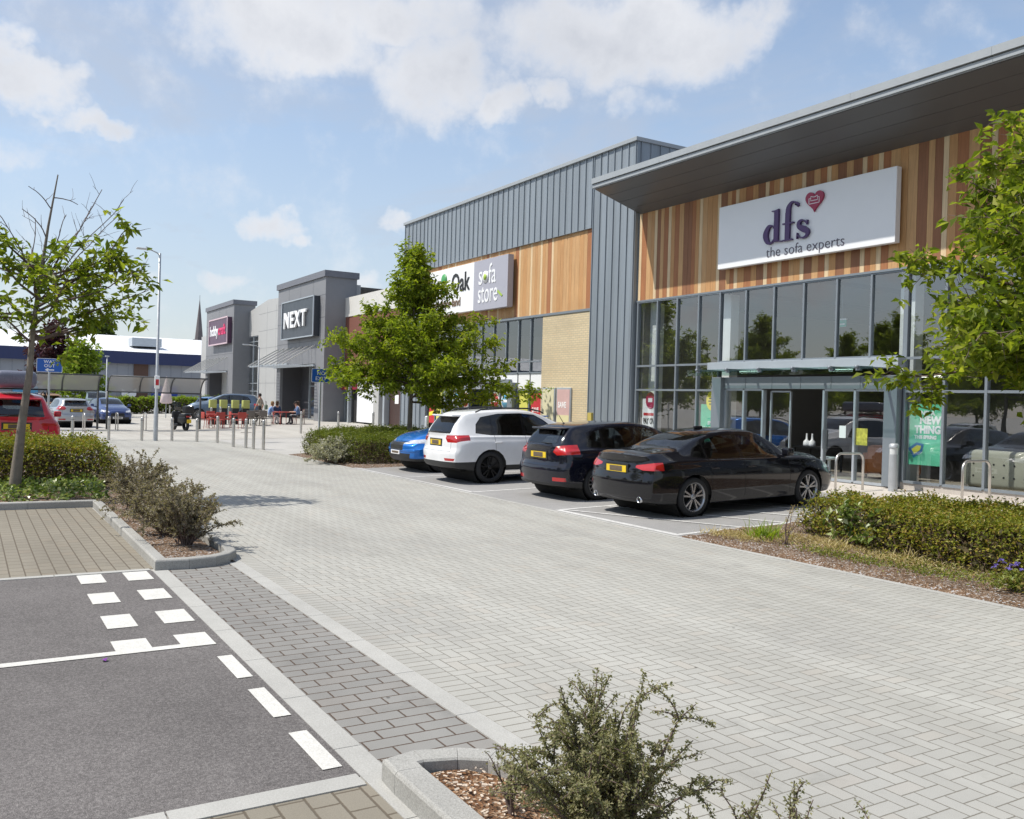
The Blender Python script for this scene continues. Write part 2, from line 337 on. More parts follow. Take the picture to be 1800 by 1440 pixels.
def build_each(mb, name, mats, parent=None, pad=.012, **k):
    """one object per separate piece (pieces whose boxes touch stay together)"""
    par = list(range(len(mb.v)))
    def find(a):
        while par[a] != a: par[a] = par[par[a]]; a = par[a]
        return a
    for f in mb.f:
        for i in f[1:]: par[find(i)] = find(f[0])
    grp = {}
    for i in range(len(mb.v)): grp.setdefault(find(i), []).append(i)
    B_ = [[set(v), [min(mb.v[i][a] for i in v)-pad for a in range(3)], [max(mb.v[i][a] for i in v)+pad for a in range(3)]] for v in grp.values()]
    ch_ = True
    while ch_:
        ch_ = False; out = []
        for q in B_:
            for o in out:
                if all(q[1][a] <= o[2][a] and q[2][a] >= o[1][a] for a in range(3)):
                    o[0] |= q[0]; o[1] = [min(o[1][a], q[1][a]) for a in range(3)]; o[2] = [max(o[2][a], q[2][a]) for a in range(3)]; ch_ = True; break
            else: out.append(q)
        B_ = out
    res = []
    for q in B_:
        m = MB(); mp = {}
        for i in sorted(q[0]): mp[i] = len(m.v); m.v.append(mb.v[i])
        for f, mi, sm in zip(mb.f, mb.mi, mb.sm):
            if f[0] in mp: m.f.append(tuple(mp[i] for i in f)); m.mi.append(mi); m.sm.append(sm)
        res.append(m.build(name, mats, parent, **k))
    return res
MB.each = build_each
def facade(x, y, z): return Matrix(((1,0,0,x),(0,0,1,y),(0,1,0,z),(0,0,0,1)))      # local (u, v, w) -> world (x+u, y+w, z+v)
def text(name, body, M, size, m, parent=None, ext=.02, off=0, align='LEFT', sx=1., shear=0, space=1., width=None, height=None):
    cu = bpy.data.curves.new(name, 'FONT'); cu.body = body; cu.size = size; cu.extrude = ext; cu.offset = off; cu.align_x = align; cu.shear = shear; cu.space_character = space
    cu.resolution_u = 3
    t = bpy.data.objects.new(name+'_curve', cu); COL.objects.link(t)
    dg = bpy.context.evaluated_depsgraph_get(); me = bpy.data.meshes.new_from_object(t.evaluated_get(dg))
    bpy.data.objects.remove(t); bpy.data.curves.remove(cu)
    if width:
        xs = [v.co.x for v in me.vertices]; ys = [v.co.y for v in me.vertices]; sx = width/(max(xs)-min(xs)); me.transform(Matrix.Translation((-min(xs), 0, 0)))
        if height: me.transform(Matrix.Diagonal((1, height/max(ys), 1, 1)))
    me.transform(Matrix.Diagonal((sx, 1, 1, 1))); me.transform(M); me.name = name
    me.materials.clear(); me.materials.append(m if not isinstance(m, str) else MAT[m])
    return link(bpy.data.objects.new(name, me), parent)
def skin(name, edges, pts, rad, mats, parent=None, sub=1, root=0):
    """grow one continuous surface round a skeleton"""
    me = bpy.data.meshes.new(name+'_s'); me.from_pydata(pts, edges, []); o = bpy.data.objects.new(name, me); COL.objects.link(o)
    md = o.modifiers.new('skin', 'SKIN'); md.use_smooth_shade = True
    for i, v in enumerate(me.skin_vertices[0].data): r = rad[i]; v.radius = (r, r) if not isinstance(r, tuple) else r; v.use_root = (i == root)
    if sub: sb = o.modifiers.new('sub', 'SUBSURF'); sb.levels = sub; sb.render_levels = sub
    dg = bpy.context.evaluated_depsgraph_get(); nm = bpy.data.meshes.new_from_object(o.evaluated_get(dg)); bpy.data.objects.remove(o)
    nm.materials.clear()
    for m in mats: nm.materials.append(m)
    nm.name = name; return link(bpy.data.objects.new(name, nm), parent)
def gz(x, y):
    return min(max(.03*(y-8.9), 0), .28)
# ------------------------------------------------------------------ ground sheets
def sheet(name, x0, x1, y0, y1, m, dz, label=None, nx=1, parent=None, kind='structure', obj=None):
    ys = sorted({y0, y1} | {k for k in (8.9, 18.2333) if y0 < k < y1}); xs = [x0+(x1-x0)*i/nx for i in range(nx+1)]
    b = obj or MB()
    vs = [(x, y, gz(x, y)+dz) for y in ys for x in xs]; n = len(xs)
    b.add(vs, [(j*n+i, j*n+i+1, (j+1)*n+i+1, (j+1)*n+i) for j in range(len(ys)-1) for i in range(n-1)])
    if obj: return obj
    o = b.build(name, m, parent, fixn=False)
    return tag(o, label, None, None, kind)
sheet('ground', -900, 500, -500, 700, 'far_asphalt', 0, 'pale worn asphalt ground reaching to the horizon')
rd = MB(); sheet('', -38, 14, 2.71, 8.80, '', .004, obj=rd); sheet('', -38, -24.0, -60, 2.71, '', .004, obj=rd)
o = rd.build('road', 'road_blocks', fixn=False); tag(o, 'pale grey herringbone block road running past the shops', kind='structure')
hd = MB(); sheet('', -38, 14, 2.71, 2.91, '', .008, obj=hd)
tag(hd.build('road_border', 'header_blocks', fixn=False), 'row of header blocks along the drainage channel edge of the road', kind='structure')
sheet('block_strip', -10.2, 12, 1.88, 2.56, 'dark_blocks', .004, 'strip of darker grey blocks between two concrete channels')
ch = MB()
for (y0, y1, z) in ((1.73, 1.88, .010), (2.56, 2.71, .010)):
    x = -10.1 if y0 < 2 else -24
    while x < 12: ch.box(x+.003, x+.912, y0, y1, -.05, z); x += .915
tag(ch.build('drainage_channel', 'channel'), 'two flat pale concrete channel courses either side of the darker blocks', kind='structure')
sheet('parking_asphalt', -10.15, -4.24, -60, 1.73, 'asphalt', .006, 'dark grey asphalt of the nearest parking bays')
bb = MB(); sheet('', -16.0, -10.25, -60, 1.78, '', .005, obj=bb); sheet('', -4.16, 12, -60, 1.79, '', .005, obj=bb)
tag(bb.build('beige_paving', 'beige_blocks', fixn=False), 'buff coloured block paving beside the asphalt bays', kind='structure')
eg = MB()
for xa in (-10.25, -4.26):
    y = 1.72
    while y > -40: eg.box(xa, xa+.10+(.04 if xa > -5 else 0), y-.91, y-.004, -.05, .012); y -= .915
tag(eg.build('edging', 'channel'), 'flush pale concrete edging between asphalt and buff blocks', kind='structure')
# right hand side: bays, walkway, planting bed
sheet('shop_parking', -27, -9.98, 8.90, 15.3, 'bay_asphalt', .005, 'grey surfaced bays in front of the sofa shops')
wk = MB(); sheet('', -38, 14, 15.3, 17.5, '', .006, obj=wk); sheet('', -120, -38, 2.6, 40, '', .004, obj=wk) if False else None
tag(wk.build('shop_pavement', 'pink_concrete', fixn=False), 'pale concrete walkway along the foot of the shopfronts', kind='structure')
sheet('plaza', -75, -37.9, 5.0, 24, 'plaza_blocks', .006, 'smooth pale slab plaza in front of the far shops')
k = MB(); x = -28
while x < 14: k.box(x+.003, x+.912, 8.80, 8.90, -.05, .014); x += .915
tag(k.build('road_edging', 'channel'), 'flush pale edging along the far side of the block road', kind='structure')
def soilsheet(name, x0, x1, y0, y1, dz, label, amp=.03, n=.12, inside=None, m='bark_dull'):
    b = MB(); nx = int((x1-x0)/n)+1; ny = int((y1-y0)/n)+1; vs = []
    for j in range(ny+1):
        for i in range(nx+1):
            x = x0+(x1-x0)*i/nx; y = y0+(y1-y0)*j/ny; e = min(i, nx-i, j, ny-j)
            vs.append((x, y, gz(x, y)+(dz if e > 0 else .004)+(noise.noise(Vector((x*2.1, y*2.1, 3)))*amp+noise.noise(Vector((x*9, y*9, 8)))*amp*.5 if e > 0 else 0)+(0 if e > 0 else -.0)))
    fs = []
    for j in range(ny):
        for i in range(nx):
            cx = x0+(x1-x0)*(i+.5)/nx; cy = y0+(y1-y0)*(j+.5)/ny
            if inside is None or inside(cx, cy): a = j*(nx+1)+i; fs.append((a, a+1, a+nx+2, a+nx+1))
    b.add(vs, fs, 0, True); o = b.build(name, m, fixn=False); return tag(o, label, kind='structure')
soilsheet('planting_bed', -9.98, 8, 8.90, 15.2, .045, 'brown bark planting bed on the shop side of the road', .045)
soilsheet('planting_bed', -28.6, -22.7, 8.92, 13.5, .05, 'brown planting bed under the clipped hedge by the blue car', .03, .3)
# painted markings
mk = MB()
def mark(x0, x1, y0, y1, b=mk, dz=.011): sheet('', x0, x1, y0, y1, '', dz, obj=b)
mark(-7.07, -6.97, -30, .97); mark(-7.07, -6.97, 1.22, 1.42)
for (a, b_) in ((-10.13, -9.50), (-9.16, -8.58), (-8.06, -7.55)): pass
for x0 in (-10.12, -9.17, -8.22, -7.30):
    if x0 < -7.5: mark(x0, x0+.46, 1.0, 1.23); mark(x0, x0+.46, 1.43, 1.67)
mark(-7.36, -6.97, .97, 1.22); mark(-7.36, -6.97, 1.42, 1.66)
for x0 in (-6.63, -5.80, -4.95): mark(x0, x0+.57, 1.585, 1.69)
tag(mk.build('parking_marking', 'white_paint', fixn=False), 'crisp white painted blocks and line on the dark asphalt bays', kind='structure')
ht = MB()
def stripe(x0, y0, x1, y1, w=.10, dz=.010):
    d = Vector((x1-x0, y1-y0)); n_ = Vector((-d.y, d.x)).normalized()*w/2
    k_ = 4; vs = []
    for i in range(k_+1):
        t = i/k_
        for sg in (-1, 1): x = x0+d.x*t+n_.x*sg; y = y0+d.y*t+n_.y*sg; vs.append((x, y, gz(x, y)+dz))
    ht.add(vs, [(2*i, 2*i+2, 2*i+3, 2*i+1) for i in range(k_)])
stripe(-13.25, 9.0, -10.05, 9.0, .12); stripe(-13.25, 9.05, -13.25, 13.9); stripe(-10.12, 9.05, -10.12, 13.9)
for i in range(6): stripe(-13.2, 9.1+i*.95, -10.15, 10.35+i*.95, .09, .0135)
for xx in (-16.4, -19.9, -23.2): stripe(xx, 9.0, xx, 13.9)
stripe(-23.2, 9.0, -16.4, 9.0, .08)
tag(ht.build('bay_marking', 'worn_paint', fixn=False), 'worn pale lines and hatching of the bays in front of the shops', kind='structure')
for (x0, y0) in ((-51, -14), ): pass
# kerbs
def kerb(name, path, m, h=.115, w=.125, label=''):
    """kerb stones swept along a path; the path is the outer face, the stone lies on its left"""
    b = MB(); P = [Vector((p[0], p[1])) for p in path]; n = len(P); Nn = []
    for i in range(n):
        a = (P[i]-P[i-1]).normalized() if i else (P[1]-P[0]).normalized(); c = (P[i+1]-P[i]).normalized() if i < n-1 else a
        t = (a+c).normalized(); nn = Vector((-t.y, t.x)); Nn.append(nn/max(.5, nn.dot(Vector((-a.y, a.x)))))
    ch_ = .018
    prof = [(0, -.05), (0, h-ch_), (ch_*.4, h-ch_*.35), (ch_, h), (w-.01, h), (w, h-.01), (w, -.05)]
    for i in range(n-1):
        L_ = (P[i+1]-P[i]).length; k_ = max(1, round(L_/.915)); 
        for j in range(k_):
            g0 = .003/L_; t0 = j/k_+(g0 if j else g0*.5); t1 = (j+1)/k_-(g0 if j < k_-1 else g0*.5); vs = []
            for t in (t0, t1):
                q = P[i].lerp(P[i+1], t); nn = Nn[i].lerp(Nn[i+1], t)
                for (o_, z_) in prof: vs.append((q.x+nn.x*o_, q.y+nn.y*o_, gz(q.x, q.y)+z_))
            m_ = len(prof); fs = [(a, a+1, m_+a+1, m_+a) for a in range(m_-1)]+[tuple(range(m_)), tuple(range(m_, 2*m_))[::-1]]
            b.add(vs, fs)
    o = b.build(name, m); return tag(o, label, kind='structure')
# left island: back line, long face, rounded end, road side
isl = [(-16.02, -14), (-16.02, 1.80), (-10.32, 1.76), (-10.13, 1.78)]
kerb('kerb', [(-10.12, 1.78), (-16.02, 1.80), (-16.02, -14)][::-1] if False else [(-16.02, -14), (-16.02, 1.80)], 'concrete_kerb', w=-.125, label='weathered kerb between buff paving and the ivy bed') if False else None
kerb('kerb', [(-23.5, 2.73), (-10.75, 2.73), (-10.5, 2.70), (-10.3, 2.58), (-10.18, 2.40), (-10.13, 2.10), (-10.14, 1.76), (-16.02, 1.80), (-16.02, -14)][::-1][0:0] or [(-16.02, -14), (-16.02, 1.80), (-10.14, 1.76), (-10.10, 2.10), (-10.16, 2.40), (-10.30, 2.58), (-10.5, 2.70), (-10.75, 2.735), (-23.5, 2.735)], 'concrete_kerb', label='grey kerb round the narrow planted island on the left')
def in_left(x, y): return (x < -16.1 and y < 2.65) or (y > 1.88 and y < 2.65 and x < -10.35)
soilsheet('planting_bed', -23.4, -10.2, -10, 2.66, .06, 'bark covered bed of the left planted island', .035, .1, lambda x, y: (x < -16.12 and y < 2.66) or (y > 1.86 and x < -10.26))
kerb('kerb', [(12, 1.79), (-3.95, 1.79), (-4.13, 1.80), (-4.17, 1.98), (-4.10, 2.20), (-3.98, 2.38), (-3.70, 2.50), (12, 2.50)][::-1], 'concrete_kerb', .12, .15, 'pale kerb round the planted island in the foreground')
soilsheet('planting_bed', -4.03, 6, 1.9, 2.42, .055, 'orange brown bark bed with pale chips in the foreground island', .02, .05, lambda x, y: x > -4.0+.0*y, 'bark_soil')
# ------------------------------------------------------------------ buildings
def plain(name, c, rough=.7, var=.05, **k): return mat(name, c, rough, 0, var, obj=False, **k)
plain('store_floor', (.34, .29, .23)); plain('store_wall', (.26, .24, .22)); plain('store_ceiling', (.10, .10, .105)); plain('roof_felt', (.12, .12, .13))
plain('soffit', (.105, .105, .108), .38); plain('fascia_grey', (.33, .355, .375), .45); plain('lt_clad', (.43, .43, .425), .5); plain('md_clad', (.205, .208, .222), .5)
plain('dk_clad', (.075, .075, .085), .5); plain('cream_clad', (.60, .59, .56), .5); plain('brown_brick', (.17, .065, .045)); plain('door_brown', (.055, .03, .025), .5)
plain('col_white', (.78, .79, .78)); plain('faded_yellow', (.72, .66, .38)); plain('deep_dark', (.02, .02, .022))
def seams(b, x0, x1, z0, z1, y, step=.38, d=.035, w=.022, axis='x'):
    n = max(1, round((x1-x0)/step))
    for i in range(n+1):
        x = x0+(x1-x0)*i/n
        if axis == 'x': b.box(x-w/2, x+w/2, y-d, y+.001, z0, z1)
        else: b.box(y-.001, y+d, x-w/2, x+w/2, z0, z1)
def planks(parent, x0, x1, z0, z1, y, seed=1, name='timber_cladding', pale=False):
    r = random.Random(seed); mats = ['wood_pale', 'wood_orange', 'wood_red', 'wood_brown', 'wood_amber']; b = MB(); x = x0; i = 0
    pat = [0, 2, 4, 1, 0, 3, 4, 2, 0, 1, 2, 4, 3, 0, 2, 1]
    alt = [1, 4, 4, 2] if pale else [1, 2, 3, 4]
    if pale: pat = [0, 4, 1, 4, 0, 1, 4, 2, 0, 4, 1, 1]
    while x < x1-.02:
        k_ = pat[i % len(pat)] if r.random() < .8 else r.choice(alt); w = .125 if k_ == 0 else r.choice([.19, .19, .24, .15])
        xe = min(x+w, x1); dz = 0.0
        b.box(x+.003, xe-.003, y-.022, y, z0, z1, k_); x = xe; i += 1
    b.box(x0, x1, y, y+.03, z0, z1, 3)
    return b.build(name, mats, parent, fixn=False)
def glazing(parent, xs, zs, y, name='window', frame='grey_frame', glass=GLZ, fw=.055, fd=.12, skip=()):
    """one window object with a frame and one pane per opening; mullions at xs, transoms at zs"""
    w = MB()
    for x in xs: w.box(x-fw/2, x+fw/2, y-fd*.45, y+fd*.55, zs[0], zs[-1])
    for z in zs:
        for a, c in zip(xs[:-1], xs[1:]):
            if (round(a, 2)) in skip and z not in (zs[0], zs[-1]): continue
            w.box(a+fw/2, c-fw/2, y-fd*.40, y+fd*.5, z-fw/2, z+fw/2)
    f = w.build(name, frame, parent, fixn=False)
    p = MB()
    for a, c in zip(xs[:-1], xs[1:]):
        for z0, z1 in zip(zs[:-1], zs[1:]): p.add([(a+fw/2, y, z0+fw/2), (c-fw/2, y, z0+fw/2), (c-fw/2, y, z1-fw/2), (a+fw/2, y, z1-fw/2)], [(0, 1, 2, 3)])
    p.build('pane', glass, f, fixn=False); return f
# ================= DFS unit (right)
Y0 = 17.3; XR = 7.5
A = empty('retail_unit', (-7, Y0, .28), 'wide timber clad sofa shop with deep grey canopy and tall glazing on the right', 'shop building')
def part(mb, name, m, root, **k):
    o = mb.build(name, m, root, **k); return o
def loc(root):                                     # parts are modelled in world coordinates
    bpy.context.view_layer.update()
    for c in root.children: c.matrix_parent_inverse = root.matrix_world.inverted()
planks(A, -21.48, XR, 5.02, 7.66, Y0, 3)
b = MB(); zf = 8.22
# sloping soffit in boards
ys = [15.56, 16.0, 16.43, 16.87, Y0-.02]; zs_ = [8.14, 8.01, 7.885, 7.76, 7.64]
for i in range(4):
    y0_, y1_ = ys[i]+.012, ys[i+1]; z0_, z1_ = zs_[i]-.003, zs_[i+1]
    b.add([(-21.46, y0_, z0_), (XR, y0_, z0_), (XR, y1_, z1_), (-21.46, y1_, z1_), (-21.46, y0_, z0_+.05), (XR, y0_, z0_+.05), (XR, y1_, z1_+.05), (-21.46, y1_, z1_+.05)], [(0,3,2,1),(4,5,6,7),(0,1,5,4),(1,2,6,5),(2,3,7,6),(3,0,4,7)])
b.build('soffit', 'soffit', A, fixn=False)
b = MB(); x = -21.5
while x < XR:
    xe = min(x+3.0, XR); b.box(x+.002, xe-.002, 15.50, 15.55, 8.17, 8.26); b.box(x+.002, xe-.002, 15.46, 15.55, 8.285, 8.44); x = xe
b.box(-21.5, XR, 15.53, 15.56, 8.15, 8.43)
b.build('canopy_edge', 'fascia_grey', A)
b = MB(); b.add([(-21.5, 15.55, 8.44), (XR, 15.55, 8.44), (XR, 40, 9.0), (-21.5, 40, 9.0), (-21.5, 15.55, 8.2), (XR, 15.55, 8.2), (XR, 40, 8.5), (-21.5, 40, 8.5)], [(0,1,2,3),(4,7,6,5),(3,2,6,7),(1,5,6,2),(0,3,7,4)])
b.build('roof', 'roof_felt', A)
xs1 = [-21.42, -20.52, -19.66, -18.78, -17.95]; xs2 = [-17.95, -17.02, -16.07, -15.13, -14.16, -13.22, -12.36]; xs3 = [-12.30]
while xs3[-1] < XR: xs3.append(round(xs3[-1]+.905, 3))
glazing(A, xs1, [.42, 2.36, 3.07, 4.98], Y0); glazing(A, xs2, [3.12, 4.975], Y0+.006, fw=.05, fd=.11); glazing(A, xs3, [.42, 2.36, 3.07, 4.98], Y0)
b = MB(); b.box(-21.5, -17.9, Y0-.02, Y0+.16, .2, .41); b.box(-12.4, XR, Y0-.02, Y0+.16, .2, .41); b.box(-17.9, -12.4, Y0-.02, Y0+.16, .2, .295); b.build('plinth', 'pink_concrete', A)
b = MB(); b.box(-21.5, XR, Y0-.06, Y0+.1, 4.985, 5.035); b.build('flashing', 'grey_frame', A)
# entrance
b = MB()
for (a, c) in ((-18.0, -17.66), (-12.68, -12.36)): b.box(a, c, Y0-.22, Y0+.1, .29, 2.70)
b.box(-17.66, -12.68, Y0-.10, Y0+.02, 2.40, 2.70)
for x in (-16.9, -16.0, -15.1, -14.2, -13.4): b.box(x-.01, x+.01, Y0-.112, Y0-.10, 2.40, 2.69)
b.each('door_surround', 'grey_frame', A, bev=.006)
b = MB(); b.box(-18.1, -12.3, Y0-.30, Y0+.05, 2.86, 3.09); b.build('entrance_beam', 'light_frame', A, bev=.008)
b = MB(); b.box(-18.05, -12.35, Y0-1.05, Y0-.30, 2.79, 2.81); b.box(-18.05, -12.35, Y0-1.06, Y0-1.045, 2.70, 2.86)
cn = b.build('entrance_canopy', 'canopy_glass', A)
b = MB()
for x in (-17.6, -16.55, -15.5, -14.45, -13.4, -12.7):
    b.box(x-.03, x+.03, Y0-1.12, Y0-.28, 2.82, 2.87); b.box(x-.05, x+.05, Y0-1.09, Y0-1.0, 2.77, 2.82)
    b.lathe([(.0, 0), (.035, 0), (.035, .08), (0, .08)], (x, Y0-1.16, 2.845), 10, axis='y')
b.each('bracket', 'grey_frame', cn)
dxs = [-17.62, -16.75, -16.22]; 
b = MB()
glazing(A, [-17.63, -16.98, -16.32], [.30, 2.38], Y0-.02, 'entrance_door', 'light_frame'); glazing(A, [-14.42, -13.55, -12.70], [.30, 2.38], Y0-.02, 'entrance_door', 'light_frame')
glazing(A, [-16.18, -15.55], [.30, 2.34], Y0+.10, 'sliding_door', 'light_frame', fw=.04, fd=.05)
b = MB(); b.box(-15.53, -15.50, Y0+.03, Y0+.06, .95, 1.5); b.box(-14.40, -14.375, Y0-.12, Y0-.09, 1.0, 1.45); b.each('door_handle', 'light_frame', A)
# shell and interior
b = MB(); b.box(-21.45, XR, Y0+.2, 40, .24, .30); b.build('floor', 'store_floor', A, fixn=False)
b = MB(); b.box(-21.45, XR, 29, 29.2, .3, 8.3); b.box(-21.48, -21.3, Y0+.1, 40, .3, 8.3); b.box(XR-.1, XR, Y0+.1, 40, .3, 8.3); b.build('inner_wall', 'store_wall', A, fixn=False)
b = MB(); b.box(-21.3, XR, Y0+.12, 29, 5.06, 5.14)
for i in range(9): b.box(-21+i*3, -20.9+i*3, Y0+.3, 29, 4.96, 5.06)
b.build('ceiling', 'store_ceiling', A, fixn=False)
lm_, lg_, lb_, _ = new_mat('tube_and_fill_light'); lb_.inputs['Emission Color'].default_value = (1, .97, .9, 1); lb_.inputs['Emission Strength'].default_value = 3.
for lx in (-19.5, -16.2, -9.0):  # one strip by the door is real, the rest added to brighten the interior
    for ly in (20.0, 24.0): MB().box(lx-.35, lx+.35, ly-.05, ly+.05, 2.95, 3.0).build('ceiling_and_fill_light', lm_, A)
b = MB()
for x in (-21.5+.12, -18.30, -12.75, -7, -1.4): b.box(x, x+.36, Y0+.35, Y0+.65, .3, 5.06)
b.each('column', 'col_white', A)
# sign
sg = MB(); sg.box(-17.86, -12.50, Y0-.26, Y0-.10, 5.56, 7.2)
SIG = sg.build('sign_panel', mat('sign_white', (.80, .81, .83), .35, 0, .015, obj=False), A, bev=.01)
b = MB()
for x in (-17.2, -15.2, -13.1): b.box(x, x+.1, Y0-.10, Y0-.02, 5.7, 7.0)
b.each('bracket', 'grey_frame', SIG)
PUR = mat('sign_purple', (.065, .025, .12), .35, 0, .03); MAG = mat('sign_magenta', (.32, .012, .06), .35, 0, .03)
def stroke(pts, n=10):
    """ribbon polygon through (x, y, width) points, Catmull-Rom smoothed"""
    P = [Vector(p) for p in pts]; out = []
    for i in range(len(P)-1):
        p0 = P[max(i-1, 0)]; p1 = P[i]; p2 = P[i+1]; p3 = P[min(i+2, len(P)-1)]
        for k_ in range(n+(i == len(P)-2)):
            t = k_/n; out.append(.5*((2*p1)+(p2-p0)*t+(2*p0-5*p1+4*p2-p3)*t*t+(3*p1-p0-3*p2+p3)*t*t*t))
    L_, R_ = [], []
    for i, q in enumerate(out):
        t = out[min(i+1, len(out)-1)]-out[max(i-1, 0)]; t = Vector((t.x, t.y)).normalized(); nn = Vector((-t.y, t.x))*q.z/2
        L_.append((q.x+nn.x, q.y+nn.y)); R_.append((q.x-nn.x, q.y-nn.y))
    return L_, R_
def ribbon(b, pts, d, M, n=10):
    L_, R_ = stroke(pts, n); m_ = len(L_); vs = []
    for z in (0, d): vs += [M@Vector((p[0], p[1], z)) for p in L_+R_]
    fs = []
    for i in range(m_-1): fs += [(i, i+1, m_+i+1, m_+i), (2*m_+i, 3*m_+i, 3*m_+i+1, 2*m_+i+1), (i, 2*m_+i, 2*m_+i+1, i+1), (m_+i, m_+i+1, 3*m_+i+1, 3*m_+i)]
    fs += [(0, m_, 3*m_, 2*m_), (m_-1, 2*m_-1, 4*m_-1, 3*m_-1)]
    b.add(vs, fs)
def rect(b, x0, x1, y0, y1, d, M): b.prism([(x0, y0), (x1, y0), (x1, y1), (x0, y1)], d, M)
M = facade(-16.27, Y0-.27, 5.99) @ Matrix.Diagonal((1.19, 1.13, -1, 1)); b = MB()
# d f s in a high contrast serif, about .62 m to the x height line .38
ribbon(b, [(.34, .30, .02), (.27, .385, .03), (.17, .36, .085), (.10, .20, .125), (.16, .04, .09), (.26, .012, .03), (.34, .09, .02)], .06, M)
rect(b, .33, .445, .02, .70, .062, M); ribbon(b, [(.26, .70, .022), (.36, .70, .022), (.44, .72, .02)], .06, M); ribbon(b, [(.44, .03, .03), (.50, .012, .022), (.54, .012, .022)], .06, M)
rect(b, .63, .745, .02, .60, .062, M); ribbon(b, [(.69, .55, .11), (.70, .70, .10), (.77, .80, .05), (.86, .80, .035), (.92, .74, .085), (.905, .72, .08)], .06, M)
rect(b, .56, .84, .355, .385, .061, M); rect(b, .57, .82, .0, .028, .061, M)
ribbon(b, [(1.19, .37, .02), (1.18, .27, .02)], .06, M); ribbon(b, [(1.18, .30, .025), (1.08, .378, .03), (.99, .35, .075), (.985, .26, .095), (1.10, .19, .13), (1.20, .12, .10), (1.17, .03, .05), (1.06, .005, .03), (.95, .08, .022)], .059, M)
ribbon(b, [(.945, .13, .02), (.94, .0, .02)], .06, M)
b.build('lettering', PUR, SIG, fixn=True)
h = []
for i in range(48):
    t = 2*pi*i/48; h.append((.0165*16*sin(t)**3, .0165*(13*cos(t)-5*cos(2*t)-2*cos(3*t)-cos(4*t))))
b = MB(); b.prism(h, .05, facade(-14.66, Y0-.27, 6.84) @ Matrix.Diagonal((1, 1, -1, 1))); ht_ = b.build('heart_emblem', MAG, SIG)
b = MB(); Mh = facade(-14.66, Y0-.318, 6.82) @ Matrix.Diagonal((1, 1, -1, 1))
for pts in ([(-.15,-.06),(.15,-.06)], [(-.15,-.06),(-.15,.07),(-.10,.075),(-.10,.11),(0,.085),(.10,.11),(.10,.075),(.15,.07),(.15,-.06)], [(-.10,.075),(-.10,.01),(.10,.01),(.10,.075)]):
    ribbon(b, [(p[0], p[1], .014) for p in pts], .008, Mh, 1)
b.build('sofa_outline', WHITE, ht_)
text('lettering', 'the sofa experts', facade(-16.16, Y0-.265, 5.665), .36, mat('sign_grey', (.10, .09, .12), .4), SIG, .004, -.003, width=2.35)
# posters behind the glass
PG = mat('poster_green', (.14, .58, .36), .5, 0, .22, 1.6, obj=False); PW = mat('poster_white', (.85, .85, .85), .5, 0, .02); PY = mat('poster_yellow', (.80, .68, .05), .5, 0, .03); PR = mat('poster_red', (.52, .025, .035), .5, 0, .05)
def poster(name, x0, x1, z0, z1, y, m, label, parts=(), parent=None):
    b = MB(); b.box(x0, x1, y, y+.012, z0, z1); o = b.build(name, m, parent)
    if not parent: tag(o, label, 'poster')
    for fn in parts: fn(o)
    return o
def tx(body, x, z, size, m, y, sx=1., off=.006, align='LEFT'): return lambda o: text('lettering', body, facade(x, y, z), size, m, o, .002, off, align, sx)
YP = Y0+.06
poster('window_poster', -12.24, -11.47, .80, 2.09, YP, PG, 'green FIND A NEW THING poster hung in the window right of the entrance', [
    tx('FIND A', -12.06, 1.86, .13, PW, YP-.004), tx('NEW', -11.99, 1.68, .22, PW, YP-.004, .95, .012), tx('THING', -12.10, 1.48, .22, PW, YP-.004, .88, .012), tx('THIS SPRING', -12.1, 1.36, .10, PW, YP-.004, .9),
    lambda o: MB().prism([(-.19, -.12), (.05, -.12), (.17, 0), (.05, .12), (-.19, .12)], .004, facade(-12.02, YP-.006, 1.15)@Matrix.Rotation(.6, 4, 'Z')).build('price_tag', mat('tag_blue', (.02, .17, .38), .4), o),
    lambda o: MB().prism([(-.13, -.06), (.03, -.06), (.10, 0), (.03, .06), (-.13, .06)], .004, facade(-12.02, YP-.011, 1.15)@Matrix.Rotation(.6, 4, 'Z')).build('price_tag_inner', PY, o)])
poster('window_poster', -21.20, -20.57, .55, 2.10, YP, PW, 'white PAY OVER 4 YEARS poster under a magenta badge in the leftmost window', [
    tx('PAY OVER', -21.15, 1.36, .235, DARK, YP-.004, .62, .01), tx('4 YEARS', -21.08, 1.10, .235, DARK, YP-.004, .70, .01),
    lambda o: MB().box(-21.14, -20.62, YP-.004, YP, 1.60, 1.68).build('red_strip', PR, o),
    lambda o: MB().prism([(.21*cos(a*pi/12), .25*sin(a*pi/12)) for a in range(24)], .01, facade(-20.83, YP-.012, 2.05)).build('badge', mat('badge_mag', (.38, .01, .09), .4), o),
    tx('0%', -20.95, 1.98, .2, PW, YP-.016, .8) if False else (lambda o: MB().box(-20.93, -20.74, YP-.016, YP-.012, 2.0, 2.12).build('badge_panel', PW, o))])
poster('window_poster', -18.68, -18.04, .50, 1.98, YP, PG, 'green SPRING SAVINGS poster with a yellow disc beside the entrance post', [
    tx('SPRING', -18.40, 1.42, .14, PW, YP-.004, .8), tx('SAVINGS', -18.64, 1.20, .24, PW, YP-.004, .72, .012),
    lambda o: MB().prism([(.22*cos(a*pi/12), .27*sin(a*pi/12)) for a in range(24)], .01, facade(-18.25, YP-.014, 2.08)).build('disc', PY, o),
    lambda o: MB().box(-18.35, -18.12, YP-.018, YP-.014, 2.12, 2.16).box(-18.38, -18.1, YP-.018, YP-.014, 2.05, 2.08).box(-18.35, -18.12, YP-.018, YP-.014, 1.97, 2.0).build('disc_print', DARK, o)])
poster('door_notice', -13.98, -13.80, 1.28, 1.56, Y0-.028, PW, 'small white notice stuck on the glass right of the open doorway')
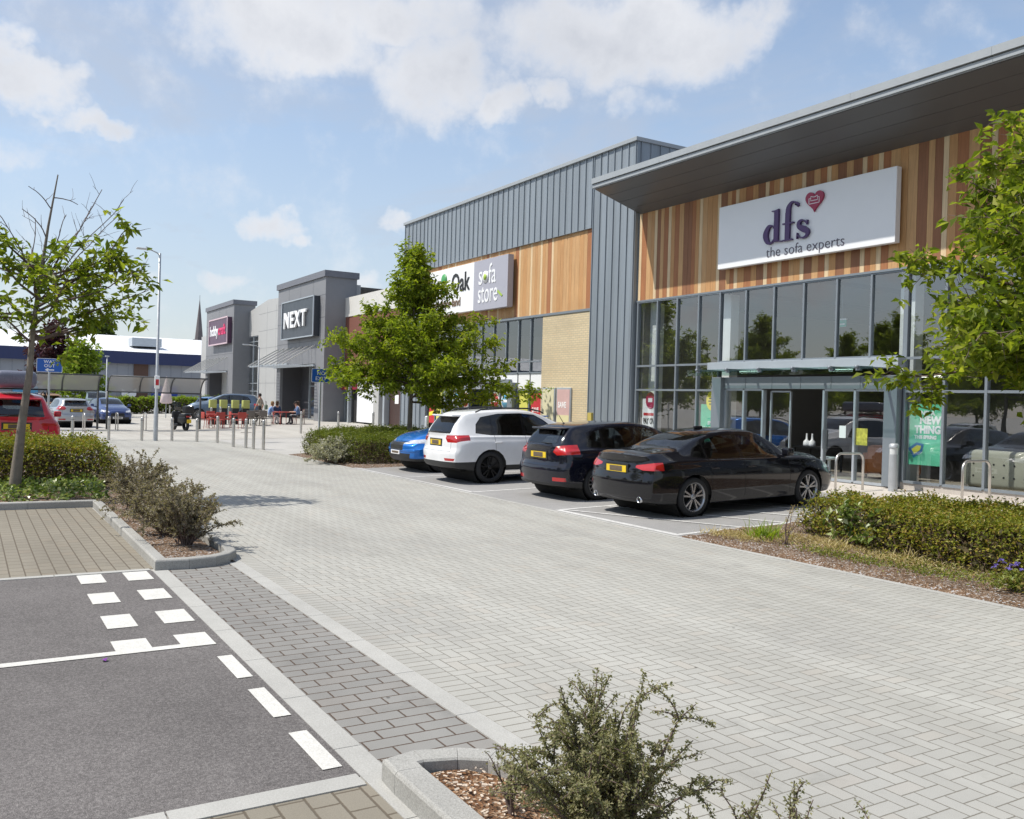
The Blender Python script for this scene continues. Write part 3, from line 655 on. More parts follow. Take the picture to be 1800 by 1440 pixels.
poster('door_notice', -13.52, -13.22, 1.14, 1.52, Y0-.028, mat('notice_mix', (.55, .50, .08), .5, 0, .5, 14, obj=False), 'yellow and dark notice stuck on the glass next to the white one')
# interior furniture
def sofa(x, y, w, d, h, m, label, rz=0, tuft=True):
    r = empty('sofa', (x, y, .30), label, 'sofa', rz=rz)
    b = MB()
    for i in range(3): b.rbox(-w/2+.18+i*(w-.36)/3, -w/2+.18+(i+1)*(w-.36)/3-.01, -d/2, d/2-.2, .12, .45, .06)
    b.build('seat', m, r); b = MB(); b.rbox(-w/2+.15, w/2-.15, d/2-.26, d/2, .12, h, .09); b.build('backrest', m, r)
    for s_ in (-1, 1): MB().rbox(min(s_*w/2, s_*(w/2-.2)), max(s_*w/2, s_*(w/2-.2)), -d/2, d/2, .1, .62, .08).build('armrest', m, r)
    if tuft:
        b = MB()
        for i in range(9):
            for j in range(2): b.lathe([(0, -.01), (.02, -.006), (.02, .0), (0, .004)], (-w/2+.3+i*(w-.6)/8, d/2+.008, .35+j*.25), 8, axis='y')
        b.each('button', DARK, r)
    b = MB()
    for sx_ in (-1, 1):
        for sy_ in (-1, 1): b.lathe([(.025, 0), (.03, .12)], (sx_*(w/2-.1), sy_*(d/2-.1), 0), 8)
    b.each('foot', DARK, r); return r
SB = mat('beige_fabric', (.42, .41, .33), .8, 0, .08); SO = mat('orange_leather', (.48, .16, .05), .4, 0, .12)
sofa(-10.2, 18.3, 2.3, .95, .88, SB, 'beige buttoned sofa behind the glass on the far right', pi)
sofa(-13.85, 19.0, 1.05, .9, .80, SO, 'orange leather armchair behind the glass right of the doorway', pi, False)
sofa(-19.6, 20.2, 2.1, .95, .8, mat('blue_fabric', (.03, .07, .16), .7), 'dark blue sofa in shadow behind the left windows', .2, False)
t = empty('display_table', (-15.95, 18.9, .30), 'dark display table with bottles just inside the open doorway', 'table')
MB().rbox(-.55, .55, -.35, .35, .62, .66, .01).build('table_top', DARK, t); b = MB()
for sx_ in (-1, 1):
    for sy_ in (-1, 1): b.box(sx_*.5-.02, sx_*.5+.02, sy_*.3-.02, sy_*.3+.02, 0, .62)
b.each('leg', DARK, t)
for i, dx in enumerate((-.28, -.10)):
    o = MB().lathe([(0, 0), (.085, 0), (.09, .03), (.085, .12), (.03, .17), (.022, .30), (.026, .32), (0, .32)], (0, 0, 0), 14).build('bottle', WHITE); o.location = (-15.95+dx, 18.8, .965); tag(o, ['white lotion bottle on the display table, the left of two', 'white lotion bottle on the display table, the right of two'][i], 'bottle', 'white bottles on the display table')
s_ = empty('side_stool', (-15.0, 18.2, .30), 'low round white stool standing inside the doorway near the table', 'stool'); MB().lathe([(0, .40), (.20, .40), (.22, .43), (.20, .47), (0, .48)], n=20).build('seat', WHITE, s_); MB().lathe([(.14, 0), (.15, .02), (.04, .05), (.04, .40)], n=14).build('base', WHITE, s_)
t = tag(MB().box(-.13, .13, -.02, .02, -.08, .08).build('exit_sign', mat('exit_green', (.02, .42, .30), .4)), 'small green running man exit sign hung behind the upper glazing', 'sign'); t.location = (-14.75, 18.2, 4.02)
MB().box(-.10, .10, -.024, -.02, -.03, .0).box(-.12, -.06, -.024, -.02, .02, .04).build('pictogram', PW, t); MB().box(-.14, .14, -.025, .025, .085, .12).build('housing', WHITE, t); MB().tube([(0, 0, .12), (0, 0, .94)], .006).build('hanging_wire', 'grey_frame', t)
loc(A)
# ================= sofa store unit (centre)
Y1 = 17.14; X0, X1 = -38.3, -21.52
B = empty('retail_unit', (-30, Y1, .28), 'grey standing seam zinc shop with timber band and pale brick panel in the centre', 'shop building')
b = MB(); b.box(X0, X1, Y1, Y1+.12, 7.56, 9.84); b.box(X0, -36.2, Y1, Y1+.12, .2, 7.56); b.box(-23.7, X1, Y1, Y1+.12, .2, 7.56); b.box(X0, X0+.12, Y1+.12, 40, .2, 9.84)
seams(b, X0+.05, -36.25, .2, 9.83, Y1); seams(b, -36.2+.3, -23.75, 7.57, 9.83, Y1); seams(b, -23.66, X1-.04, .2, 9.83, Y1)
b.build('zinc_cladding', 'zinc', B, fixn=False)
b = MB(); b.box(X1-.10, X1, Y1+.12, 40, .2, 9.84); seams(b, Y1+.15, 24, 5, 9.83, X1, axis='y'); b.build('side_cladding', 'zinc', B, fixn=False)
b = MB(); b.box(X0-.05, X1+.05, Y1-.08, Y1+.25, 9.84, 9.96); b.box(X1-.25, X1+.05, Y1+.25, 40, 9.84, 9.96); b.box(X0-.05, X0+.2, Y1+.25, 40, 9.84, 9.96); b.build('coping', 'fascia_grey', B, bev=.008)
MB().box(X0+.1, X1-.1, Y1+.15, 40, 9.3, 9.4).build('roof', 'roof_felt', B)
planks(B, -36.2, -23.7, 4.98, 7.56, Y1+.10, 9, pale=True)
MB().box(-36.2, -23.7, Y1+.0, Y1+.16, 4.90, 4.98).build('flashing', 'grey_frame', B)
MB().box(-26.52, -23.7, Y1+.03, Y1+.3, .26, 4.90).build('brick_wall', 'yellow_brick', B)
xs = [-36.15, -35.2, -34.3, -33.4, -32.5, -31.6, -30.95, -30.01, -29.07, -28.2, -27.36, -26.54]
glazing(B, xs, [2.95, 3.35, 4.90], Y1+.12); glazing(B, [-28.2, -27.36, -26.54], [.32, 2.32], Y1+.12); glazing(B, [-35.75, -34.9, -34.0], [.32, 2.32], Y1+.12)
b = MB()
for a, c in zip(xs[:-1], xs[1:]): b.box(a+.04, c-.04, Y1+.1, Y1+.14, 2.36, 2.92)
b.each('white_panel_band', WHITE, B)
b = MB(); b.box(-33.95, -33.6, Y1-.1, Y1+.1, .28, 2.6); b.box(-28.6, -28.25, Y1-.1, Y1+.1, .28, 2.6); b.box(-33.6, -28.6, Y1-.05, Y1+.08, 2.6, 2.72); b.box(-36.2, -35.75, Y1+.02, Y1+.2, .28, 2.34); b.each('door_surround', 'grey_frame', B)
glazing(B, [-33.58, -32.7, -31.85], [.30, 2.34], Y1+.1, 'entrance_door'); glazing(B, [-30.2, -29.4, -28.62], [.30, 2.34], Y1+.1, 'entrance_door')
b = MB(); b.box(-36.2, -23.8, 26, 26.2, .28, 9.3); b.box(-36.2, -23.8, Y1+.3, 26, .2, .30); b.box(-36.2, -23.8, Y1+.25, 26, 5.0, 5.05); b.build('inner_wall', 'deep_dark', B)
MB().box(-23.55, -23.35, Y1-.10, Y1, 1.35, 1.62).build('sensor_box', mat('yel_box', (.5, .4, .1), .5), B)
sg = MB(); sg.box(-35.1, -31.12, Y1-.24, Y1-.02, 5.42, 7.30); SG = sg.build('sign_panel', MAT['sign_white'], B)
sg = MB(); sg.box(-31.10, -28.52, Y1-.26, Y1-.02, 5.38, 7.30); SG2 = sg.build('sign_panel', mat('sign_lilac', (.37, .37, .43), .4, 0, .02), B)
text('lettering', 'Oak', facade(-33.0, Y1-.245, 6.28), 1.05, DARK, SG, .02, .012, width=1.55)
text('lettering', 'furniture land', facade(-34.7, Y1-.245, 5.70), .48, mat('sign_tan', (.18, .12, .08), .5), SG, .02, .004, sx=.95)
b = MB(); b.lathe([(0, 0), (.25, 0), (.25, .02), (0, .02)], (-33.7, Y1-.265, 6.85), 18, axis='y'); b.box(-33.75, -33.65, Y1-.262, Y1-.24, 6.3, 6.7); b.build('tree_emblem', mat('emblem_green', (.05, .28, .08), .5), SG)
text('lettering', 's', facade(-30.72, Y1-.265, 6.36), 1.08, WHITE, SG2, .012, .0, sx=.80); text('lettering', 'store', facade(-30.74, Y1-.265, 5.66), 1.08, WHITE, SG2, .012, .0, sx=.66)
text('lettering', 'fa', facade(-29.93, Y1-.265, 6.36), 1.08, WHITE, SG2, .012, .0, sx=.78); MB().lathe([(0, 0), (.23, 0), (.23, .025), (0, .025)], (-30.16, Y1-.285, 6.62), 20, axis='y').build('disc_emblem', WHITE, SG2); MB().lathe([(0, 0), (.12, 0), (.12, .02), (0, .02)], (-30.16, Y1-.305, 6.62), 16, axis='y').build('disc_centre', mat('lime', (.35, .5, .06), .5), SG2)
MB().prism([(0, 0), (.35, -.22), (.30, -.28), (-.03, -.08)], .01, facade(-29.2, Y1-.28, 6.05)).build('leaf_flash', MAT['lime'], SG2)
YS = Y1+.10
def save(x0, x1, z0, z1, lab, y=None, m='poster_red', pale=False):
    y = y or YS; mm = MAT[m]
    return poster('window_poster', x0, x1, z0, z1, y, mm, lab, [tx('SAVE', x0+(x1-x0)*.12, z0+(z1-z0)*.50, (x1-x0)*.36, PW, y-.004, .85), lambda o: MB().prism([(x0, z0+(z1-z0)*.22), (x1, z0+(z1-z0)*.27), (x1, z0+(z1-z0)*.40), (x0, z0+(z1-z0)*.34)], .004, Matrix(((1,0,0,0),(0,0,-1,y-.001),(0,1,0,0),(0,0,0,1)))).build('yellow_band', PY if not pale else MAT['faded_yellow'], o)])
save(-27.25, -26.62, .9, 2.22, 'red SAVE poster with a yellow band in the window left of the brick'); save(-35.5, -35.0, .9, 2.22, 'red SAVE poster with a yellow band at the far left window of the sofa store')
PL = mat('poster_lime', (.62, .60, .12), .5, 0, .15, 6, obj=False)
poster('window_poster', -28.05, -27.48, .9, 2.22, YS, PL, 'lime yellow poster in the window between door post and red poster'); poster('window_poster', -34.8, -34.2, .9, 2.22, YS, PL, 'lime yellow poster beside the far left red poster')
def board(x0, x1, m, lab, band=None):
    o = MB().rbox(x0, x1, Y1-.03, Y1+.03, .6, 2.42, .012).build('wall_board', 'light_frame'); tag(o, lab, 'poster board')
    f = MB().box(x0+.05, x1-.05, Y1-.038, Y1-.030, .66, 2.36).build('print', m, o)
    if band: text('lettering', 'SAVE', facade(x0+.12, Y1-.040, 1.75), .27, PW, o, .002, .008, sx=.8); MB().box(x0+.06, x1-.06, Y1-.042, Y1-.038, 1.25, 1.5).build('yellow_band', MAT['faded_yellow'], o)
board(-26.36, -25.56, mat('faded_cream', (.66, .62, .42), .6, 0, .08, 4), 'faded yellow poster board on the pale brick, left one'); board(-25.46, -24.62, mat('faded_pink', (.60, .40, .38), .6, 0, .1, 4), 'faded pink SAVE poster board on the pale brick, right one', True)
for i, (x, c) in enumerate(((-32.95, 'b'), (-32.15, 'r'), (-29.8, 'r'), (-28.98, 'b'))):
    mm = mat('disc_blue', (.08, .30, .45), .4) if c == 'b' else MAT['poster_red']
    o = MB().lathe([(0, 0), (.33, 0), (.33, .01), (0, .01)], (0, 0, 0), 24, axis='y').build('window_disc', PW); o.location = (x, Y1+.075, 1.92)
    MB().lathe([(0, 0), (.28, 0), (.28, .005), (0, .005)], (0, -.006, 0), 24, axis='y').build('print', mm, o); MB().box(-.2, .2, -.009, -.006, -.05, .05).build('white_bar', PW, o)
    tag(o, ['round blue sticker on the left door leaf of the sofa store', 'round red sticker on the left doors of the sofa store', 'round red sticker right of the dark sofa store doorway', 'round blue sticker next to the right door post of the sofa store'][i], 'sticker', 'round stickers on the sofa store doors')
loc(B)
# ================= low link building
Cb = empty('shop_row', (-48, 21, .28), 'low pale fronted shops with brown doors between the zinc shop and the dark tower', 'shop building')
MB().box(-58, -38.2, 20.95, 21.2, 7.06, 8.3).build('fascia', 'cream_clad', Cb); MB().box(-58, -38.2, 21.0, 30, 3.1, 7.06).build('upper_wall', 'brown_brick', Cb)
MB().box(-58, -38.2, 21.2, 40, 7.4, 8.0).build('roof', 'roof_felt', Cb)
MB().box(-56.5, -52.6, 20.8, 21.0, 2.38, 3.10).build('sign_panel', mat('dark_red', (.22, .01, .03), .4), Cb)
glazing(Cb, [-56.5, -55.6, -54.7], [.3, 2.35], 21.0)
MB().box(-52.8, -50.2, 20.7, 21.0, .40, 2.9).build('white_screen', WHITE, Cb); MB().box(-50.2, -49.4, 20.7, 21.0, .3, 2.9).build('pale_panel', 'lt_clad', Cb)
MB().box(-49.4, -38.2, 21.2, 21.4, .2, 3.1).build('recess_wall', 'dk_clad', Cb); MB().box(-54.7, -52.8, 21.2, 21.4, .2, 3.1).build('doorway', 'deep_dark', Cb)
d_ = MB().box(-48.5, -45.5, 21.0, 21.15, .3, 2.9).build('brown_door', 'door_brown', Cb); MB().box(-47.7, -47.2, 20.985, 21.0, 1.6, 2.1).build('notice', PW, d_)
b = MB(); b.box(-48.8, -48.55, 20.7, 21.2, .3, 3.0); b.box(-54.2, -54.0, 20.6, 20.8, .3, 3.0); b.each('post', 'light_frame', Cb)
MB().box(-56.6, -49, 20.5, 21.0, 3.02, 3.1).build('canopy', 'cream_clad', Cb)
loc(Cb)
# ================= towers and middle
def joints(b, x0, x1, z0, z1, y, sx, sz):
    x = x0+sx
    while x < x1-.1: b.box(x-.012, x+.012, y-.004, y, z0, z1); x += sx
    z = z0+sz
    while z < z1-.1: b.box(x0, x1, y-.006, y-.001, z-.012, z+.012); z += sz
def tower(x0, x1, y0, yb, top, lab, doorx, root_name='shop_tower'):
    T = empty(root_name, ((x0+x1)/2, y0, .28), lab, 'shop tower')
    b = MB(); b.box(x0, x1, y0, y0+.2, 4.05, top-.4); b.box(x0, x0+.9, y0, y0+.2, .2, 4.05); b.box(doorx, x1, y0, y0+.2, .2, 4.05); b.build('front_cladding', 'md_clad', T)
    b = MB(); b.box(x1-.2, x1-.001, y0+.2, yb, .2, top-.4); b.box(x0+.001, x0+.2, y0+.2, yb, .2, top-.4); b.each('side_cladding', 'md_clad', T)
    b = MB(); joints(b, x0, x1, 4.1, top-.4, y0, 2.6, 1.45); b.build('panel_joint', 'dk_clad', T)
    MB().box(x0-.12, x1+.12, y0-.12, yb+.12, top-.4, top).build('parapet', mat('parapet_grey', (.15, .155, .18), .5), T)
    b = MB(); b.box(x0+.9, doorx, y0+1.7, y0+1.9, .2, 4.05); b.box(x0+.7, x0+.9, y0+.2, y0+1.8, .2, 4.05); b.box(x0+.9, x0+4, y0+1.6, y0+1.7, .2, 4.0); b.build('recess_wall', 'dk_clad', T)
    glazing(T, [x0+4.0, x0+5.2, x0+6.4, doorx], [.3, 2.6, 4.0], y0+1.2, 'entrance_door', 'light_frame')
    MB().box(x0+.9, doorx, y0+.2, y0+1.7, 4.0, 4.05).build('recess_soffit', 'lt_clad', T)
    # slatted canopy with tie fins
    b = MB(); n_ = 7; yc = y0-1.9
    b.box(x0-.4, doorx+.1, yc, yc+.12, 3.86, 3.98); b.box(x0-.4, doorx+.1, y0-.15, y0, 3.86, 3.98)
    for i in range(12): yy = yc+.25+i*.13; b.box(x0-.3, doorx, yy, yy+.035, 3.9, 3.93)
    cn = b.build('canopy', 'light_frame', T); b = MB()
    for i in range(n_):
        x = x0+.2+(doorx-x0-.3)*i/(n_-1)
        b.add([(x-.03, y0, 5.30), (x+.03, y0, 5.30), (x+.03, yc-.25, 3.98), (x-.03, yc-.25, 3.98), (x-.03, y0, 5.20), (x+.03, y0, 5.20), (x+.03, yc-.25, 3.88), (x-.03, yc-.25, 3.88)], [(0,1,2,3),(4,7,6,5),(1,5,6,2),(0,3,7,4),(0,4,5,1),(3,2,6,7)])
    b.each('tie_fin', 'cream_clad', cn)
    MB().box(x0+.8, x1-.8, y0+.3, 34, .2, top-1.6).build('rear_block', 'lt_clad', T) if False else None
    return T
T1 = tower(-66.15, -55.9, 19.6, 21.7, 9.98, 'dark grey tower with the NEXT sign and slatted canopy', -57.6)
sp = MB().box(-63.7, -56.92, 19.18, 19.6, 5.82, 8.42).build('sign_panel', mat('next_panel', (.035, .042, .055), .35, 0, .05), T1)
b = MB(); b.box(-63.75, -56.87, 19.13, 19.19, 8.37, 8.45); b.box(-63.75, -56.87, 19.13, 19.19, 5.79, 5.87); b.box(-63.76, -63.67, 19.13, 19.19, 5.87, 8.37); b.box(-56.95, -56.86, 19.13, 19.19, 5.87, 8.37); b.build('frame', 'light_frame', sp)
text('lettering', 'NEXT', facade(-62.9, 19.10, 6.58), 1.5, WHITE, sp, .06, .035, space=1.12, width=4.75, height=1.08); loc(T1)
T2 = tower(-93.36, -82.64, 20.5, 22.4, 10.36, 'dark grey tower with the purple hobbycraft sign, farthest of the shops', -84.6)
sp = MB().box(-90.3, -83.3, 20.1, 20.5, 6.5, 8.85).build('sign_panel', mat('hobby_panel', (.085, .035, .075), .4, 0, .05), T2)
b = MB(); b.box(-90.4, -83.2, 20.05, 20.11, 8.80, 8.92); b.box(-90.4, -83.2, 20.05, 20.11, 6.43, 6.55); b.box(-90.4, -90.28, 20.05, 20.11, 6.55, 8.80); b.box(-83.32, -83.2, 20.05, 20.11, 6.55, 8.80); b.build('frame', mat('pale_pink', (.6, .45, .5), .5), sp)
text('lettering', 'hobby', facade(-89.9, 20.08, 7.35), 1.3, WHITE, sp, .02, .03, width=3.2); text('lettering', 'craft', facade(-86.6, 20.08, 7.35), 1.3, mat('craft_pink', (.72, .04, .16), .5), sp, .02, .03, width=2.7); loc(T2)
D = empty('shop_hall', (-75, 21.9, .28), 'pale grey gabled hall between the two dark towers', 'shop building')
b = MB(); pr = [(-101, .2), (-66, .2), (-66, 9.55), (-70, 9.8), (-76.8, 10.05), (-83.3, 9.05), (-93, 8.2), (-101, 8.0)]
pr = [(-83.3, 7.1), (-79.6, 7.1), (-79.6, .2), (-56.5, .2), (-56.5, 9.3), (-70, 9.75), (-76.8, 10.0), (-83.3, 9.3)]
b.prism(pr, -.3, facade(0, 21.9, 0) @ Matrix.Diagonal((1, 1, -1, 1))); b.box(-102, -83.3, 21.9, 22.2, .2, 8.0); b.build('front_cladding', 'lt_clad', D)
b = MB(); joints(b, -79.6, -66, 1.4, 9.4, 21.9, 2.6, 1.5); b.build('panel_joint', 'md_clad', D)
glazing(D, [-83.2, -81.4, -79.7], [.3, 2.2, 2.9, 6.6, 7.05], 22.0, 'window', 'light_frame'); MB().box(-83.3, -79.5, 24, 24.2, .2, 8).build('inner_wall', 'store_wall', D)
b = MB(); b.add([(-102, 22.2, 8), (-56.6, 22.2, 9.2), (-56.6, 45, 9.2), (-102, 45, 8)], [(0, 1, 2, 3)]); b.box(-102, -101.8, 22.2, 45, .2, 8); b.build('roof', 'cream_clad', D, fixn=False)
loc(D)
# ================= long low building with white roof far left
E_ = empty('warehouse', (-115, 10, 0), 'long low building with white roof and navy eaves behind the far car park', 'warehouse')
xf = -115
MB().box(xf-.3, xf, -60, 70, 1.3, 6.2).build('cladding', mat('ware_grey', (.28, .30, .34), .6, 0, .05, .3, obj=False), E_)
MB().box(xf-.3, xf+.15, -60, 70, 0, 1.3).build('base_wall', mat('ware_buff', (.34, .26, .18), .8, 0, .15, .6, obj=False), E_)
b = MB(); b.add([(xf+.7, -61, 5.1), (xf+.7, 71, 5.1), (xf+1.1, 71, 6.5), (xf+1.1, -61, 6.5), (xf-.3, -61, 5.3), (xf-.3, 71, 5.3)], [(0, 1, 2, 3), (0, 4, 5, 1)]); b.build('eaves', mat('navy', (.012, .028, .11), .5), E_, fixn=False)
b = MB(); b.add([(xf+1.1, -61, 6.52), (xf+1.1, 71, 6.52), (xf-22, 71, 9.6), (xf-22, -61, 9.6)], [(0, 1, 2, 3)]); b.build('roof', mat('roof_white', (.72, .73, .75), .6, 0, .04, .2, obj=False), E_, fixn=False)
b = MB()
for y in (-30, -14, 2, 17.8, 26.8, 36): b.box(xf, xf+.25, y-.8, y+.8, 0, 5.2)
b.each('pilaster', mat('ware_brown', (.10, .055, .04), .7), E_)
b = MB(); y = -58
while y < 70: b.box(xf, xf+.03, y-.03, y+.03, 1.35, 5.2); y += 1.2
b.build('panel_joint', mat('ware_joint', (.22, .24, .28), .6), E_)
r_ = MB().box(xf-6, xf-3, 17.2, 20.6, 7.4, 8.4).build('rooftop_unit', 'light_frame', E_)
b = MB(); b.box(xf+.16, xf+.25, 19, 22, .2, 2.6); b.build('blue_door', mat('ware_blue', (.01, .05, .3), .5), E_); MB().box(xf+.16, xf+.25, 4.5, 7, .2, 3.0).build('blue_panel', mat('sky_panel', (.08, .33, .55), .5), E_)
MB().prism([(-.8, .8), (0, .2), (.8, .8), (.8, 0), (0, -.7), (-.8, 0)], .1, Matrix(((0,0,1,xf+.26),(1,0,0,16.5),(0,1,0,1.4),(0,0,0,1)))).build('chevron', WHITE, E_)
loc(E_)
# church spire
sx_, sy_ = -287, 60.8
Sp = empty('church_spire', (sx_, sy_, 0), 'dark stone church spire rising beyond the warehouse roof', 'church spire')
ST = mat('spire_stone', (.13, .115, .12), .9, 0, .25, .4)
b = MB(); b.box(-1.7, 1.7, -1.7, 1.7, 0, 13); b.build('tower', ST, Sp)
b = MB()
for k_ in range(8):
    a = 2*pi*k_/8+pi/8; b_ = 2*pi*(k_+1)/8+pi/8; b.add([(1.75*cos(a), 1.75*sin(a), 13), (1.75*cos(b_), 1.75*sin(b_), 13), (.05*cos(b_), .05*sin(b_), 30.4), (.05*cos(a), .05*sin(a), 30.4)], [(0, 1, 2, 3)])
for k_ in range(4):
    a = pi/2*k_; b.prism([(-.4, 14.5), (.4, 14.5), (.4, 16.4), (0, 18.2), (-.4, 16.4)], .5, Matrix.Rotation(a, 4, 'Z') @ Matrix(((1,0,0,0),(0,0,-1,-1.2),(0,1,0,0),(0,0,0,1))))
for sx2 in (-1, 1):
    for sy2 in (-1, 1): b.lathe([(.35, 12.5), (.32, 14.2), (.02, 16.8)], (sx2*1.5, sy2*1.5, 0), 8)
b.build('spire', ST, Sp); MB().tube([(0, 0, 30.4), (0, 0, 31.8)], .05).build('finial', DARK, Sp)
# ------------------------------------------------------------------ vegetation
leaf_mat('cherry_leaf', [(.0, (.08, .12, .014)), (.45, (.175, .235, .022)), (.75, (.28, .325, .035)), (.95, (.38, .39, .07)), (1, (.28, .16, .06))], .55)
leaf_mat('hornbeam_leaf', [(.0, (.10, .145, .014)), (.5, (.21, .275, .022)), (.9, (.34, .38, .04)), (1, (.34, .22, .08))], .55)
leaf_mat('yellow_leaf', [(.0, (.09, .16, .02)), (.6, (.24, .33, .03)), (1, (.34, .40, .06))])
leaf_mat('purple_leaf', [(.0, (.022, .008, .012)), (.6, (.055, .016, .025)), (1, (.10, .03, .04))], .25)
leaf_mat('hedge_leaf', [(.0, (.07, .085, .014)), (.35, (.16, .19, .02)), (.6, (.27, .28, .03)), (.8, (.33, .26, .05)), (1, (.30, .15, .06))], .35)
leaf_mat('box_leaf', [(.0, (.05, .075, .010)), (.5, (.13, .17, .018)), (.9, (.22, .24, .03)), (1, (.22, .14, .05))], .35)
leaf_mat('coton_leaf', [(.0, (.14, .145, .07)), (.5, (.24, .24, .12)), (.85, (.34, .31, .18)), (1, (.36, .27, .19))], .35)
leaf_mat('dry_leaf', [(.0, (.20, .17, .13)), (.5, (.32, .27, .21)), (.8, (.24, .22, .13)), (1, (.46, .40, .33))], .3)
leaf_mat('silver_leaf', [(.0, (.25, .25, .19)), (.6, (.44, .43, .35)), (1, (.58, .56, .47))], .3)
leaf_mat('ivy_leaf', [(.0, (.05, .09, .02)), (.45, (.13, .19, .04)), (.75, (.26, .32, .09)), (1, (.66, .66, .46))], .3, .32)
leaf_mat('far_leaf', [(.0, (.05, .085, .02)), (.6, (.10, .15, .03)), (1, (.16, .20, .05))])
leaf_mat('straw', [(.0, (.32, .24, .10)), (.5, (.50, .40, .20)), (1, (.62, .55, .33))], .3)
leaf_mat('weed', [(.0, (.10, .13, .02)), (.5, (.20, .24, .04)), (1, (.30, .22, .07))], .3)
leaf_mat('petal', [(.0, (.14, .10, .45)), (1, (.28, .22, .62))], .3)
BARK = mat('bark', (.20, .17, .14), .9, 0, .35, 6, bumps=.5, bscale=30); TWIG = mat('twig_bark', (.13, .09, .08), .8, 0, .3, 8)
class Leaves:
    """folded leaves, each its own little island"""
    def __init__(s, seed=1): s.v = []; s.f = []; s.r = random.Random(seed)
    def leaf(s, p, size, d=None, asp=.5, droop=0, fold=.25):
        r = s.r; p = Vector(p)
        d = Vector((r.gauss(0, 1), r.gauss(0, 1), r.gauss(0, .6)-droop)) if d is None else Vector(d)+Vector((r.gauss(0, .35), r.gauss(0, .35), r.gauss(0, .35)-droop))
        d.normalize(); sd_ = d.cross(Vector((r.gauss(0, .6), r.gauss(0, .6), 1))); 
        if sd_.length < 1e-3: sd_ = Vector((1, 0, 0))
        sd_.normalize(); up = sd_.cross(d); L_ = size*r.uniform(.7, 1.25); w = L_*asp*.5; n = len(s.v)
        s.v += [p, p+d*L_*.45+sd_*w+up*w*fold*2, p+d*L_-up*L_*.08, p+d*L_*.45-sd_*w+up*w*fold*2]
        s.f += [(n, n+1, n+2), (n, n+2, n+3)]
    def build(s, name, m, parent=None):
        me = bpy.data.meshes.new(name); me.from_pydata([tuple(v) for v in s.v], [], s.f); me.materials.append(MAT[m]); me.update()
        return link(bpy.data.objects.new(name, me), parent)
def curve_pts(p, d, L_, n, r, bend=.15, grav=0.):
    pts = [Vector(p)]; d = Vector(d).normalized()
    for i in range(n):
        d = (d+Vector((r.gauss(0, bend), r.gauss(0, bend), r.gauss(0, bend)+grav))).normalized(); pts.append(pts[-1]+d*L_/n)
    return pts
def add_branch(b, pts, r0, r1=.004, n=6):
    k_ = len(pts); b.tube(pts, [r0+(r1-r0)*(i/(k_-1)) for i in range(k_)], n, cap=False)
def foliate(lv, pts, r, size, dens, spread, t0=.25, asp=.5, droop=.3):
    """tufts of leaves along a twig"""
    L_ = sum((b_-a).length for a, b_ in zip(pts, pts[1:])); n = int(L_*dens)
    for _ in range(n):
        t = t0+(1-t0)*r.random(); k_ = min(int(t*(len(pts)-1)), len(pts)-2); f = t*(len(pts)-1)-k_
        q = pts[k_].lerp(pts[k_+1], f)+Vector((r.gauss(0, spread), r.gauss(0, spread), r.gauss(0, spread*.7)))
        for j in range(r.randint(2, 4)): lv.leaf(q+Vector((r.gauss(0, .03), r.gauss(0, .03), r.gauss(0, .03))), size, asp=asp, droop=droop)
def tree(name, base, trunk, limbs, leafm, label, seed, size=.10, dens=26, spread=.06, sub=1.0, subn=7, tr=.09, cat='tree', group=None, droop=.3, twig_len=.5, grav=-.02, n_leafy=None, bark=None):
    """trunk: list of points; limbs: (height fraction or point, direction, length, radius, leafy)"""
    r = random.Random(seed); T = empty(name, base, label, cat, group); B0 = Vector(base)
    tb = MB(); tp = [Vector(p) for p in trunk]; n = len(tp)
    tb.tube(tp, [tr*(1-.88*(i/(n-1))**.8)*(1.25 if i == 0 else 1) for i in range(n)], 12, cap=False)
    lb = MB(); lv = Leaves(seed)
    for (z, d, L_, rad, leafy) in limbs:
        k_ = 0
        while k_ < n-2 and tp[k_+1].z < z: k_ += 1
        f = (z-tp[k_].z)/max(1e-3, tp[k_+1].z-tp[k_].z); p0 = tp[k_].lerp(tp[k_+1], min(max(f, 0), 1))
        pts = curve_pts(p0, d, L_, 8, r, .10, .02 if leafy else 0.); add_branch(lb, pts, rad, .006)
        ns = int(subn*L_/1.5)
        for j in range(ns):
            t = (j+.6)/ns; 
            if t < .12: continue
            q = pts[min(int(t*8), 7)].lerp(pts[min(int(t*8)+1, 8)], t*8-int(t*8)) if t < 1 else pts[-1]
            a = Vector((r.gauss(0, 1), r.gauss(0, 1), r.gauss(.15, .55))); dd = (Vector(d).normalized()*.7+a.normalized()).normalized()
            l2 = sub*(.35+.65*r.random())*(1.1-.6*t)*min(1, L_/1.4); pt2 = curve_pts(q, dd, l2, 5, r, .18, grav); add_branch(lb, pt2, rad*.38*(1-.5*t)+.003, .003, 4)
            if leafy:
                for m_ in range(3):
                    q2 = pt2[r.randint(2, 5)]; pt3 = curve_pts(q2, dd+Vector((r.gauss(0, .7), r.gauss(0, .7), r.gauss(0, .6))), twig_len*r.uniform(.4, 1), 3, r, .2, -.06)
                    add_branch(lb, pt3, .006, .002, 3); foliate(lv, pt3, r, size, dens, spread, 0, droop=droop)
                foliate(lv, pt2, r, size, dens*.8, spread, .3, droop=droop)
            elif leafy == 0 and r.random() < .7:
                pt3 = curve_pts(pt2[r.randint(2, 4)], dd+Vector((r.gauss(0, .4), r.gauss(0, .4), .3)), .3, 3, r, .1); add_branch(lb, pt3, .004, .002, 3)
        if leafy: foliate(lv, pts, r, size, dens*.5, spread, .45, droop=droop)
    to = tb.build('trunk', bark or BARK, T); bo = lb.build('branches', TWIG if not bark else bark, T, fixn=False); co = lv.build('crown', leafm, T)
    return T
